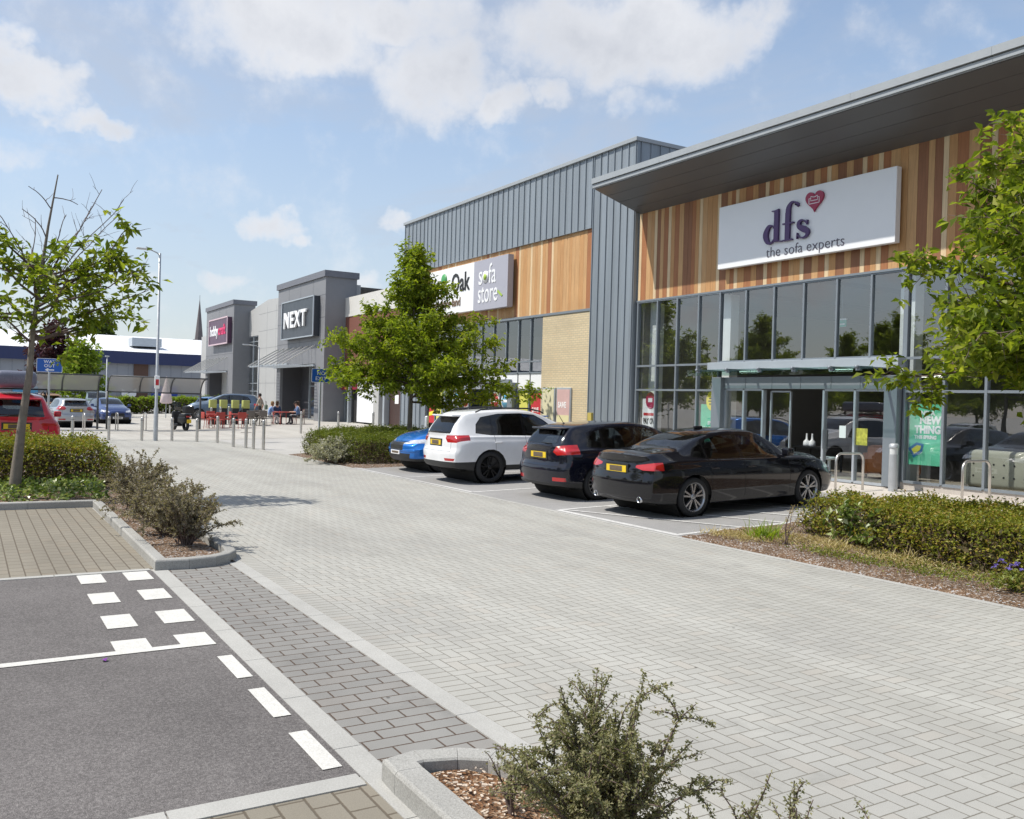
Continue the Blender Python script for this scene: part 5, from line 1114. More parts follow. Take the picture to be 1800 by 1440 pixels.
REDL = mat('red_lens', (.42, .012, .014), .15, 0, .12, 20, coat=1.); CLRL = mat('clear_lens', (.62, .63, .66), .12, .3, .25, 18, coat=1.); PLATEY = mat('plate_yellow', (.72, .50, .02), .45); PLATEB = mat('plate_smudge', (.12, .09, .06), .6, 0, .3, 20); PLATEW = mat('plate_white', (.75, .75, .74), .45)
TRIM = mat('black_trim', (.02, .021, .022), .45, 0, .15, 10); SEATM = mat('seat_fabric', (.028, .027, .026), .9, 0, .2); GLOSSB = paint('gloss_trim', (.006, .006, .007)); GAPM = mat('panel_gap', (.004, .004, .004), .9)
def wheel(parent, x, y, z, R_, side, style):
    """tyre with a rim child; side +1 = right"""
    w = .225; pr = [(R_*.73, -w*.48), (R_*.82, -w*.5), (R_*.955, -w*.47), (R_, -w*.30), (R_, -w*.02), (R_*.985, 0), (R_, w*.02), (R_, w*.30), (R_*.955, w*.47), (R_*.82, w*.5), (R_*.73, w*.48)]
    wo = bpy.data.objects.new('wheel', None); link(wo, parent); wo.location = (x, y, z)
    MB().lathe(pr, n=44, axis='x').build('tyre', RUB, wo)
    rm = {'double5': ALLOY, 'multi': ALLOY, 'black': BLKRIM}[style]; b = MB(); s_ = side; rr_ = R_*.73
    b.lathe([(rr_*.99, -w*.45), (rr_*.93, -w*.40), (rr_*.92, w*.40), (rr_*.99, w*.47*1.0), (rr_*1.02, w*.49), (rr_*1.03, w*.44)], n=44, axis='x', mi=0)
    rim = b.build('rim', [rm, DARK], wo)
    b = MB(); b.lathe([(0, -.03), (rr_*.93, -.03), (rr_*.93, .0), (0, .0)], n=32, axis='x'); b.build('brake_disc', WELL, rim)
    b = MB(); xo = s_*w*.40
    ns = {'double5': 5, 'multi': 15, 'black': 5}[style]
    for k_ in range(ns):
        a = 2*pi*k_/ns+.3
        offs = ((-.20, .008), (.20, .008)) if style != 'multi' else ((0, .008),)
        for da, wd in offs:
            a0 = a+da*.35; a1 = a+da
            c0 = Vector((0, cos(a0), sin(a0)))*rr_*.17; c1 = Vector((0, cos(a1), sin(a1)))*rr_*.965; t = (c1-c0).normalized(); nn = Vector((0, -t.z, t.y)); w0 = wd*1.5 if style != 'multi' else .011; w1 = wd*1.9 if style != 'multi' else .009
            q = [c0-nn*w0, c0+nn*w0, c1+nn*w1, c1-nn*w1]; vs = [v+Vector((xo-s_*.004, 0, 0)) for v in q]+[v+Vector((xo-s_*.045, 0, 0)) for v in q]
            b.add(vs, [(0,1,2,3),(4,7,6,5),(0,4,5,1),(1,5,6,2),(2,6,7,3),(3,7,4,0)])
    b.lathe([(0, xo+s_*.006), (rr_*.10, xo+s_*.005), (rr_*.21, xo-s_*.004), (rr_*.23, xo-s_*.04), (0, xo-s_*.04)], n=20, axis='x'); b.build('spokes', rm, rim, fixn=True)
    return wo
def split_part(bm, lay, pid, name, mats, parent):
    me = bpy.data.meshes.new(name); b2 = bm.copy(); l2 = b2.faces.layers.int['part']
    bmesh.ops.delete(b2, geom=[f for f in b2.faces if f[l2] != pid], context='FACES')
    if not b2.faces: b2.free(); return None
    b2.to_mesh(me); b2.free()
    for m in mats: me.materials.append(m)
    me.update(); return link(bpy.data.objects.new(name, me), parent)
def make_car(kind, name, label, loc_, pm, rz=0., wheels='double5', glass=None, rx=0., group=None, cat='car', sc=(1, 1, 1), low=False, box=False, plates=('y', 'w'), badge=None, rearglass=None):
    sp = SPEC[kind]; rows = sp['rows']; glass = glass or CARGLASS; C_ = empty(name, loc_, label, cat, group, rz, rx); C_.scale = sc
    NS = 46 if low else 100; secs = []
    for i in range(NS+1):
        y, zt, xr, ze, zb, wb_, w, zl = crom(rows, (len(rows)-1)*i/NS)
        cab = max(0, min(1, (ze-zb-.12)/.2))          # 1 where the cabin stands
        ctl = [(w*.60, zl), (w-.07, zl+.005), (w-.035, zl+.05), (w-.012, zl+.16), (w, zl+.34), (w-.002, zb-.17), (wb_+.018, zb-.06), (wb_-.004, zb+.005),
               (wb_-.035+(xr-wb_)*.10*(1-cab), zb+.03+.01*(1-cab)), (xr+(wb_-xr)*.42, zb+(ze-zb)*.52), (xr+.012, ze-.02), (xr-.05, ze+(zt-ze)*.48), (xr*.6, zt-(zt-ze)*.16), (xr*.28, zt-.004), (0, zt)]
        pts = []; M_ = 24 if low else 42
        for j in range(M_+1): q = crom(ctl, (len(ctl)-1)*j/M_); pts.append((max(0, q[0]), q[1]))
        secs.append((y, pts))
    yr = rows[0][0]; yf = rows[-1][0]; L_ = sp['L']
    full = []
    for s_ in (0, .2, .4, .6, .78, .9, .97): full.append((yr*(s_**3.2), [(p[0]*s_, p[1]) for p in secs[0][1]], 0))
    full += [(y, p, 1) for y, p in secs]
    for s_ in (.97, .9, .78, .6, .4, .2, 0): full.append((L_-(L_-yf)*(s_**2.6), [(p[0]*s_, p[1]) for p in secs[-1][1]], 0))
    bm = bmesh.new(); grid = []
    for y, pts, _ in full:
        row = []
        for x, z in pts:
            yy = y+lin(sp['fr'], z)*math.exp(-(y/.42)**2)+lin(sp['ff'], z)*math.exp(-((L_-y)/.42)**2)*1.
            row.append((x, yy, z))
        grid.append(row)
    M1 = len(grid[0]); vr = [[bm.verts.new(p) for p in row] for row in grid]; vl = [[bm.verts.new((-p[0], p[1], p[2])) for p in row] for row in grid]
    for i in range(len(grid)-1):
        for j in range(M1-1):
            bm.faces.new((vr[i][j], vr[i+1][j], vr[i+1][j+1], vr[i][j+1])); bm.faces.new((vl[i][j+1], vl[i+1][j+1], vl[i+1][j], vl[i][j]))
        bm.faces.new((vl[i][0], vl[i+1][0], vr[i+1][0], vr[i][0]))
    bmesh.ops.remove_doubles(bm, verts=bm.verts, dist=.0008); bmesh.ops.dissolve_degenerate(bm, dist=.0008, edges=bm.edges); bmesh.ops.recalc_face_normals(bm, faces=bm.faces)
    for f in bm.faces: f.smooth = True
    lay = bm.faces.layers.int.new('part'); bm.faces.layers.int.new('tag')
    R_ = sp['wr']; ya = sp['rear_oh']; yb = ya+sp['wb']
    # wheel arches
    for yc in (ya, yb):
        arc = [(yc+(R_+.055)*cos(a*pi/9), R_-.005+(R_+.055)*sin(a*pi/9)) for a in range(18)]
        cut(bm, lay, poly_planes(arc, 's'), 9, lambda c: abs(c.x) > .5 and c.z < R_*2+.2)
        bmesh.ops.delete(bm, geom=[f for f in bm.faces if f[lay] == 9], context='FACES')
    for s_ in (-1, 1):
        for k_, poly in enumerate(sp['side']): cut(bm, lay, poly_planes(poly, 's'), 20+k_*2+(s_ > 0), lambda c: c.x*s_ > .4 and c.z > .85)
    poly, y0_, y1_ = sp['rear']; cut(bm, lay, poly_planes(poly, 'e'), 30, lambda c: y0_ < c.y < y1_)
    poly, y0_, y1_ = sp['wind']; cut(bm, lay, poly_planes(poly, 'e'), 31, lambda c: y0_ < c.y < y1_)
    for s_ in (-1, 1):
        for poly in sp['tail']: cut(bm, lay, poly_planes([(p[0]*s_, p[1]) for p in poly], 'e')+[((0, sp['taily'], 0), (0, 1, 0))], 40+(s_ > 0), lambda c: c.y < .8)
        if sp['taillow']: cut(bm, lay, poly_planes([(p[0]*s_, p[1]) for p in sp['taillow']], 'e'), 42+(s_ > 0), lambda c: c.y < .5)
        cut(bm, lay, poly_planes([(p[0]*s_, p[1]) for p in sp['head']], 'e')+[((0, sp['heady'], 0), (0, -1, 0))], 44+(s_ > 0), lambda c: c.y > sp['heady']-.3)
    cut(bm, lay, poly_planes(sp['grille'], 'e'), 46, lambda c: c.y > L_-.6)
    cut(bm, lay, poly_planes([(-.62, .26 if kind != 'suv' else .36), (.62, .26 if kind != 'suv' else .36), (.66, .40 if kind != 'suv' else .54), (-.66, .40 if kind != 'suv' else .54)], 'e'), 46, lambda c: c.y > L_-.6)
    S3 = sp['side']; hull = {'saloon': [(.99,1.0),(1.3,.95),(3.24,.915),(2.82,1.215),(2.58,1.31),(2.2,1.345),(1.75,1.343),(1.42,1.28),(1.14,1.165)], 'hatch': [(.58,1.03),(.98,.985),(2.93,.915),(2.44,1.275),(2.2,1.365),(1.8,1.392),(1.2,1.39),(.84,1.32),(.66,1.17)], 'suv': [(.62,1.13),(1.0,1.08),(3.04,1.01),(2.53,1.395),(2.28,1.522),(1.9,1.562),(1.3,1.56),(.84,1.49),(.68,1.33)]}[kind]
    for s_ in (-1, 1): cut(bm, lay, poly_planes(hull, 's'), 70, lambda c: c.x*s_ > .4 and c.z > .85)
    # dark lower valance and sills
    vz = sp['bumperz']; cut(bm, lay, [((0, 0, vz), (0, 0, 1)), ((0, .62, 0), (0, 1, 0))], 50, lambda c: True); 
    cut(bm, lay, [((0, 0, rows[5][7]+(.07 if kind != 'suv' else .12)), (0, 0, 1)), ((0, .62, 0), (0, -1, 0))], 51)
    # shut lines
    tgp = 60
    for yd in sp['doors']:
        cut(bm, lay, [((0, yd-.004, 0), (0, -1, 0)), ((0, yd+.004, 0), (0, 1, 0)), ((0, 0, rows[5][7]+.10), (0, 0, -1)), ((0, 0, sp['side'][1][0][1]-.0), (0, 0, 1))], 60, lambda c: abs(c.x) > .4 and yd-.2 < c.y < yd+.2)
    zc = .62 if kind == 'saloon' else (.66 if kind == 'hatch' else .74)
    if kind == 'saloon': bt = sp['tail'][0][0][0]
    for s_ in (-1, 1): cut(bm, lay, [((s_*.645, 0, 0), (s_, 0, 0)), ((s_*.637, 0, 0), (-s_, 0, 0)), ((0, 0, zc), (0, 0, -1)), ((0, 0, 1.0), (0, 0, 1))], 60, lambda c: c.y < .45)
    cut(bm, lay, [((0, 0, zc), (0, 0, 1)), ((0, 0, zc-.007), (0, 0, -1)), ((.65, 0, 0), (1, 0, 0)), ((-.65, 0, 0), (-1, 0, 0))], 60, lambda c: c.y < .45)
    mi_ = {0: 0, 60: 1}
    for f in bm.faces:
        if f[lay] == 60: f.material_index = 1; f[lay] = 0
    bo = split_part(bm, lay, 0, 'body', [pm, GAPM], C_)
    for p_, n_ in ((20, 'side_window'), (21, 'side_window'), (22, 'side_window'), (23, 'side_window'), (24, 'side_window'), (25, 'side_window')): split_part(bm, lay, p_, n_, [rearglass if (rearglass and p_ < 24) else glass], C_)
    split_part(bm, lay, 30, 'rear_window', [rearglass or glass], C_); split_part(bm, lay, 31, 'windscreen', [glass], C_)
    for p_ in (40, 41, 42, 43): split_part(bm, lay, p_, 'tail_light' if p_ < 42 else 'rear_reflector', [REDL], C_)
    for p_ in (44, 45): split_part(bm, lay, p_, 'headlight', [CLRL], C_)
    split_part(bm, lay, 46, 'grille', [TRIM], C_); split_part(bm, lay, 50, 'rear_valance', [TRIM], C_); split_part(bm, lay, 51, 'sill_trim', [TRIM if kind != 'saloon' else pm], C_)
    split_part(bm, lay, 70, 'window_trim', [GLOSSB], C_)
    bm.free()
    # underside block, wells, interior
    hw_ = sp['W']/2; zl = rows[5][7]; zb = rows[5][4]
    b = MB(); b.box(-hw_+.25, hw_-.25, .3, L_-.35, zl+.01, zl+.2)
    for yc in (ya, yb): b.lathe([(R_+.06, -hw_+.06), (R_+.06, hw_-.06)], (0, yc, R_), 20, axis='x'); b.box(-hw_+.27, hw_-.27, yc-R_, yc+R_, .2, R_+.1)
    b.build('underbody', WELL, C_, fixn=False)
    for yc in (ya, yb):
        for s_ in (-1, 1): wheel(C_, s_*(hw_-.125-.005), yc, R_, R_, s_, wheels)
    b = MB(); b.box(-hw_+.16, hw_-.16, rows[3][0]+.1, rows[9][0]-.1, zl+.1, zl+.16); b.rbox(-hw_+.14, hw_-.14, sp['wind'][2]-.75, sp['wind'][2]-.20, .6, zb+.02, .05); b.box(-hw_+.06, -hw_+.11, rows[4][0], rows[9][0]-.2, .35, zb-.04); b.box(hw_-.11, hw_-.06, rows[4][0], rows[9][0]-.2, .35, zb-.04)
    if kind == 'saloon': b.rbox(-.66, .66, .95, 1.15, .6, .98, .04)
    b.build('interior', SEATM, C_)
    zr = sp['side'][1][2][1]
    yfr = sp['side'][2][0][0]+.15; yre = sp['side'][1][0][0]+.05
    for (sx2, y_) in ((-.37, yfr), (.37, yfr), (-.37, yre), (.37, yre)):
        b = MB(); b.rbox(sx2-.25, sx2+.25, y_, y_+.5, zl+.2, zl+.42, .05); b.rbox(sx2-.24, sx2+.24, y_-.12, y_+.02, zl+.35, zr-.26, .05); b.rbox(sx2-.12, sx2+.12, y_-.13, y_-.04, zr-.26, zr-.07, .035); b.build('seat', SEATM, C_)
    if low and cat != 'car': return C_
    # mirrors, handles, plates
    ym = sp['wind'][2]-.42
    for s_ in (-1, 1):
        b = MB(); b.rbox(min(s_*(hw_+.02), s_*(hw_+.19)), max(s_*(hw_+.02), s_*(hw_+.19)), ym-.06, ym+.10, zb+.03, zb+.17, .035); b.rbox(min(s_*(hw_-.12), s_*(hw_+.05)), max(s_*(hw_-.12), s_*(hw_+.05)), ym, ym+.05, zb-.005, zb+.05, .01); b.build('mirror', pm, C_)
        for yd in (sp['doors'][0]+.62, sp['doors'][1]+.92) if True else ():
            b = MB(); b.rbox(min(s_*(hw_-.035), s_*(hw_+.012)), max(s_*(hw_-.035), s_*(hw_+.012)), yd-.75+.12, yd-.75+.31, zb-.14, zb-.11, .012) if yd < 2.2 else b.rbox(min(s_*(hw_-.035), s_*(hw_+.012)), max(s_*(hw_-.035), s_*(hw_+.012)), sp['doors'][1]+.05, sp['doors'][1]+.25, zb-.145, zb-.115, .012); b.build('door_handle', pm, C_)
    zp = sp['plate']; yp = lin(sp['fr'], zp)
    if plates[0]:
        b = MB(); b.box(-.30, .30, yp-.004, yp+.03, zp-.085, zp+.085); rp = b.build('plate_recess', TRIM, C_)
        b = MB(); b.box(-.26, .26, yp-.014, yp-.004, zp-.056, zp+.056); pl = b.build('number_plate', PLATEY, C_); MB().rbox(-.17, .16, yp-.017, yp-.013, zp-.045, zp+.045, .001).build('plate_smudge', PLATEB, pl)
    if plates[1]:
        zq = sp['grille'][0][1]-.06; yq = L_+lin(sp['ff'], zq); pl = MB().box(-.26, .26, yq-.01, yq+.014, zq-.055, zq+.055).build('number_plate', PLATEW, C_); MB().box(-.2, .2, yq+.014, yq+.016, zq-.03, zq+.03).build('plate_smudge', PLATEB, pl)
    if 'spoiler' in sp:
        ys, zs = sp['spoiler']; b = MB(); b.rbox(-.50, .50, ys-.17, ys+.10, zs-.075, zs-.035, .018); b.build('roof_spoiler', pm, C_)
    if sp.get('rails'):
        for s_ in (-1, 1): MB().tube([(s_*.60, .72, 1.60), (s_*.61, .85, 1.655), (s_*.62, 1.5, 1.685), (s_*.62, 2.1, 1.67), (s_*.61, 2.45, 1.60), (s_*.61, 2.55, 1.55)], .018, 8).build('roof_rail', TRIM, C_)
    if kind == 'saloon':
        for s_ in (-1, 1): MB().lathe([(.036, 0), (.045, -.03), (.050, -.03), (.044, .06)], (s_*.58, .05, .315), 18, axis='y').build('exhaust_pipe', CHR, C_)
        MB().lathe([(0, -.004), (.034, -.004), (.036, .004)], (0, lin(sp['fr'], .99)+.02, .985), 16, axis='y').build('badge', CHR, C_)
        MB().rbox(-.03, .03, .95+.85, 1.98, 1.425, 1.475, .012).build('roof_fin', pm, C_)
        for s_ in (-1, 1): MB().rbox(min(s_*.60, s_*.80), max(s_*.60, s_*.80), -.015, .05, .36, .50, .02).build('bumper_corner', pm, C_) if False else None
    if kind == 'hatch': MB().tube([(0, .62, 1.45), (0, .50, 1.62)], .006, 6).lathe([(.03, 0), (.012, .02)], (0, .62, 1.45), 8).build('aerial', DARK, C_)
    if kind == 'hatch' and not low: MB().tube([(-.0, yp+.06, 1.095), (.30, yp+.10, 1.085)], .008, 5).build('rear_wiper', DARK, C_)
    if box:
        b = MB(); b.rbox(-.42, .42, .55, 2.5, 1.76, 2.14, .12, seg=4); b.build('roof_box', mat('roofbox_grey', (.16, .17, .22), .3, 0, .1), C_)
        b = MB()
        for y_ in (.95, 2.1): b.tube([(-.66, y_, 1.62), (-.66, y_, 1.74), (.66, y_, 1.74), (.66, y_, 1.62)], .016, 6)
        b.each('roof_bar', TRIM, C_)
    return C_
RX = -atan2(.03, 1)*-1
P_BLACK = paint('paint_black', (.006, .006, .009)); P_NAVY = paint('paint_midnight', (.007, .008, .016)); P_WHITE = paint('paint_white', (.76, .77, .79), .3); P_BLUE = paint('paint_blue', (.015, .16, .55), .3, .35); P_RED = paint('paint_red', (.52, .02, .035), .3)
P_SILVER = paint('paint_silver', (.42, .43, .45), .35, .6); P_DBLUE = paint('paint_dark_blue', (.045, .075, .20), .3, .4); P_SKY = paint('paint_steel_blue', (.10, .20, .38), .35, .4); P_VAN = paint('paint_slate', (.085, .12, .17), .35, .4); P_BRZ = paint('paint_bronze', (.42, .24, .12), .35, .5)
def gcar(kind, name, label, x, y, pm, rz=0., **k):
    fwd = Vector((-sin(rz), cos(rz))); z = gz(x, y+.9*0) ; yc = y+fwd.y*2.2; sl = (.03 if 8.9 < yc < 18 else 0)*fwd.y; z0_ = gz(x, y)
    if y < 8.9: z0_ = 0
    return make_car(kind, name, label, (x, y, z0_+.008), pm, rz, rx=math.atan(sl), **k)
gcar('saloon', 'parked_car', 'glossy black saloon parked tail out nearest the camera, opposite the doorway', -12.24, 9.50, P_BLACK, .02, wheels='double5', group='cars parked in front of the sofa shops')
gcar('hatch', 'parked_car', 'black five door hatchback with roof aerial between white car and saloon', -14.88, 9.62, P_NAVY, .01, wheels='multi', group='cars parked in front of the sofa shops', rearglass=None)
gcar('suv', 'parked_car', 'white crossover with black wheels and dark privacy glass', -18.60, 9.23, P_WHITE, .0, wheels='black', group='cars parked in front of the sofa shops', rearglass=PRIV)
gcar('suv', 'parked_car', 'bright blue crossover parked nose out beside the clipped hedge', -21.5, 9.55+4.53, P_BLUE, pi, wheels='black', sc=(1, 1, .9), group='cars parked in front of the sofa shops')
make_car('suv', 'parked_car', 'red car with grey roof box behind the left hedge', (-24.2, 1.05, .0), P_RED, pi/2, wheels='double5', low=True, box=True, sc=(1.05, 1, 1.08), group='cars in the left car park')
make_car('hatch', 'parked_car', 'silver hatchback seen from behind beyond the left bollards', (-49.6, 4.75, 0), P_SILVER, pi/2+.12, wheels='multi', low=True, group='cars in the left car park', plates=('y', None))
make_car('hatch', 'parked_car', 'dark blue small car facing the camera right of the silver one', (-59.9, 7.0, 0), P_DBLUE, -pi/2+.1, wheels='multi', low=True, group='cars in the left car park')
make_car('suv', 'parked_car', 'grey green people carrier behind the small blue car', (-66.5, 7.3, 0), paint('paint_grey', (.16, .20, .21), .35, .3), -pi/2, wheels='multi', low=True, sc=(1, 1, 1.12), group='cars in the left car park')
make_car('suv', 'parked_car', 'bronze orange car behind the WAY OUT post', (-58.5, 4.2, 0), P_BRZ, pi/2, wheels='multi', low=True, group='cars in the left car park', plates=('y', None))
make_car('suv', 'parked_car', 'pale blue estate car with its tail lights showing, left of the slate van', (-70.5, 15.1, 0), P_SKY, .5, wheels='multi', low=True, group='cars in the left car park', plates=('y', None))
make_car('suv', 'parked_van', 'long slate grey van in front of the pale shop hall', (-62.5, 17.6, 0), P_VAN, pi-.35, wheels='multi', low=True, cat='van', sc=(1.05, 1.12, 1.16), group='cars in the left car park')
make_car('hatch', 'parked_car', 'dark car with white roof, farthest behind the bronze one', (-76, 6.2, 0), paint('paint_pale', (.45, .47, .5), .4), pi/2, wheels='multi', low=True, group='cars in the left car park', plates=('y', None))

# cars and hedge of the car park behind the camera, seen only in the shop glass
def copy_tree(o, parent=None):
    c = o.copy(); COL.objects.link(c); c.parent = parent
    for ch_ in o.children: copy_tree(ch_, c)
    return c
cars_ = [o for o in bpy.data.objects if o.type == 'EMPTY' and o.name.startswith('parked_car') and not o.parent and o['group'].startswith('cars in the left')]
for i, (x, rz) in enumerate(((-14.5, 0), (-11.6, pi), (-8.8, 0), (-2.9, 0), (-20.5, pi), (-26, 0), (-31.5, 0), (3, pi), (9, 0))):
    c = copy_tree(cars_[1+i % 6]); c.location = (x, -8.5 if rz == 0 else -4.2, 0); c.rotation_euler = (0, 0, rz); tag(c, 'parked car in the row behind the camera', 'car', 'cars mirrored by the shop glass')
sheet('car_park_lane', -60, 40, -60, -9.5, 'asphalt', .012, 'dark asphalt of the car park behind the camera')
# ------------------------------------------------------------------ street furniture
def bollard_proto():
    o = MB().lathe([(.055, -.1), (.055, .93), (.050, .97), (.034, .985), (0, .99)], n=18).build('bollard', STEEL)
    MB().lathe([(.0565, .84), (.0565, .855)], n=18).build('groove', DARK, o); return o
bp = bollard_proto(); BL = [(-37.48, 3.46), (-37.53, 4.72), (-37.14, 5.84), (-37.17, 6.95), (-36.34, 7.72), (-35.52, 8.3), (-32.86, 8.24), (-32.15, 8.5), (-31.47, 8.58), (-31.13, 8.83),
    (-51.74, 11.73), (-52.79, 12.48), (-53.88, 13.22), (-55.02, 14.0), (-56.24, 14.87), (-40.16, 14.85), (-39.15, 16.16), (-41.16, 13.41), (-77.8, 13.57), (-77.9, 14.02), (-76.4, 14.06), (-76.6, 14.45)]
LB = ['front row steel bollard, first from the left', 'front row steel bollard, second from the left', 'front row steel bollard between the second one and the lamp post', 'front row steel bollard just right of the lamp post', 'front row steel bollard, fifth from the left, just right of the motor scooter', 'front row steel bollard below the red chairs, left one', 'front row steel bollard, fourth from the hedge', 'front row steel bollard, third from the hedge', 'front row steel bollard, second from the hedge', 'tallest looking front row bollard, nearest the hedge'] \
   + ['thin steel bollard of the second row behind the red chairs']*5+['low steel bollard seen over the hedge right of the NO EXIT post', 'low steel bollard seen over the hedge near the tree trunk', 'low steel bollard beside the seated people']+['pale bollard in the small cluster by the warehouse hedge']*4
GR = ['bollards along the edge of the block road']*10+['bollards behind the red chairs']*5+['bollards behind the clipped hedge']*3+['bollards by the warehouse hedge']*4
for i, ((x, y), lb, gr) in enumerate(zip(BL, LB, GR)):
    if i == 0: o = bp
    else:
        o = bp.copy(); COL.objects.link(o)
        for c in bp.children: d = c.copy(); COL.objects.link(d); d.parent = o
    o.location = (x, y, gz(x, y)); o.scale = (1, 1, .92 if i < 5 else 1.05); tag(o, lb, 'bollard', gr)
def hoop(x, y, ax, w, h, label, group, z=None, r=.025):
    E = empty('cycle_stand', (x, y, gz(x, y)), label, 'cycle stand', group, rz=0 if ax == 'x' else pi/2)
    rd_ = .16; P = [(-w/2, 0, -.02), (-w/2, 0, h-rd_)]+[(-w/2+rd_-rd_*cos(a*pi/12), 0, h-rd_+rd_*sin(a*pi/12)) for a in range(1, 7)]+[(w/2-rd_+rd_*sin(a*pi/12), 0, h-rd_+rd_*cos(a*pi/12)) for a in range(0, 7)]+[(w/2, 0, -.02)]
    MB().tube(P, r, 10).build('hoop', STEEL, E); b = MB()
    for s_ in (-1, 1): b.lathe([(.055, 0), (.055, .008), (.03, .012)], (s_*w/2, 0, 0), 14)
    b.each('base_plate', STEEL, E)
hoop(-12.60, 15.93, 'y', .86, .80, 'steel cycle stand in front of the doorway, just right of the black saloon', 'cycle stands by the sofa shop')
hoop(-9.95, 16.15, 'y', .86, .82, 'steel cycle stand in front of the beige sofa window at the right', 'cycle stands by the sofa shop')
for (x, y) in ((-44.5, 4.56), (-46.6, 6.2), (-46.9, 7.5)): hoop(x, y, 'x', .75, .85, ['steel cycle stand left of the silver hatchback', 'steel cycle stand under the end of the left shelter', 'steel cycle stand left of the lamp post'][int(y > 5)+int(y > 7)], 'cycle stands by the shelters')
E = empty('bollard_light', (-12.15, 16.75, gz(0, 16.75)), 'stout silver bollard light beside the green poster', 'bollard light')
MB().lathe([(.095, -.05), (.095, .78)], n=24).build('post', GALV, E); MB().lathe([(.085, .78), (.085, .92)], n=24).build('lens', mat('frosted', (.6, .62, .62), .3), E); MB().lathe([(.1, .92), (.1, .98), (.07, 1.01), (0, 1.015)], n=24).build('cap', GALV, E)
E = empty('bollard_light', (-35.0, 16.9, .24), 'small silver bollard light by the far end of the sofa store', 'bollard light'); MB().lathe([(.09, -.05), (.09, .9), (.06, .95), (0, .96)], n=16).build('post', GALV, E)
# lamp column
E = empty('lamp_post', (-37.15, 6.34, 0), 'tall grey lamp column with a single short arm in the bollard row', 'lamp post')
MB().lathe([(.085, -.1), (.085, 1.25), (.058, 1.32), (.045, 7.25), (.0, 7.27)], n=16).build('column', GALV, E)
a_ = MB().tube([(0, 0, 7.16), (0, -.10, 7.26), (0, -.34, 7.36)], .026, 8).build('arm', GALV, E)
b = MB(); b.rbox(-.10, .10, -.86, -.30, 7.33, 7.40, .03); b.box(-.02, .02, -.52, -.46, 7.40, 7.46); b.build('lantern', mat('lantern_grey', (.55, .56, .57), .4), E)
n_ = MB().rbox(-.005, .07, -.09, .09, 2.02, 2.52, .02).build('notice_panel', PW, E); n_.location = (.03, 0, 0); MB().box(.071, .074, -.06, .06, 2.15, 2.38).build('notice_print', PR, n_)
E = empty('lamp_post', (-63.5, 17.55, .26), 'small grey lamp column in front of the pale shop hall', 'lamp post'); MB().lathe([(.06, 0), (.05, 1.2), (.035, 5.0), (0, 5.02)], n=10).tube([(0, 0, 4.9), (0, -.2, 5.05), (0, -.75, 5.08)], .03, 6).build('column', GALV, E); MB().rbox(-.08, .08, -1.15, -.7, 5.04, 5.12, .03).build('lantern', GALV, E)
E = empty('lamp_post', (-62, 7.6, 0), 'thin short pole in front of the warehouse left of the tall lamp', 'pole'); MB().lathe([(.05, 0), (.04, 4.0), (0, 4.02)], n=8).build('column', GALV, E); MB().rbox(-.12, .12, -.12, .12, 4.0, 4.08, .02).build('cap', GALV, E)
BLUE = mat('sign_blue', (.012, .10, .42), .4, 0, .03)
def road_sign(x, y, zlo, zhi, w, lines, label, arrow=False, post_r=.038):
    E = empty('direction_sign', (x, y, gz(x, y)), label, 'sign'); g0 = gz(x, y); z0_ = zlo-g0; z1_ = zhi-g0
    MB().lathe([(post_r, -.1), (post_r, z1_-.05)], n=12).build('post', GALV, E)
    Mx = Matrix(((0,0,1,post_r+.012),(1,0,0,0),(0,1,0,0),(0,0,0,1)))
    def plate(w_, za, zb_, r_, d0, d1):
        P = []
        for (cx, cz, a0) in ((w_/2-r_, zb_-r_, 0), (-w_/2+r_, zb_-r_, 90), (-w_/2+r_, za+r_, 180), (w_/2-r_, za+r_, 270)):
            for k_ in range(5): a = radians(a0+k_*22.5); P.append((cx+r_*cos(a), cz+r_*sin(a)))
        b = MB(); b.prism(P, d1-d0, Mx @ Matrix.Translation((0, 0, d0))); return b
    bk = plate(w, z0_, z1_, .035, 0, .004).build('panel', PW, E)
    fc = plate(w-.03, z0_+.015, z1_-.015, .03, .0042, .0065).build('panel_face', BLUE, bk)
    h_ = z1_-z0_
    for (t_, fz, sz) in lines: text('lettering', t_, Mx @ Matrix.Translation((0, z0_+h_*fz, .0075)), sz, PW, fc, .001, .002, 'CENTER', space=1.15)
    if arrow:
        b = MB(); zc = z0_+h_*.17; b.prism([(-.15, zc), (-.06, zc+.06), (-.02, zc+.06), (-.06, zc+.02), (.15, zc+.02), (.15, zc-.02), (-.06, zc-.02), (-.02, zc-.06), (-.06, zc-.06)], .002, Mx @ Matrix.Translation((0, 0, .0068))); b.build('arrow', PW, fc)
    return E
road_sign(-36.9, 2.60, 2.50, 3.00, .84, [('WAY', .66, .155), ('OUT', .36, .155)], 'blue WAY OUT sign with a white left arrow', True)
road_sign(-29.8, 10.34, 2.37, 2.84, .66, [('NO', .55, .17), ('EXIT', .17, .17)], 'blue NO EXIT sign on a grey post behind the clipped hedge')
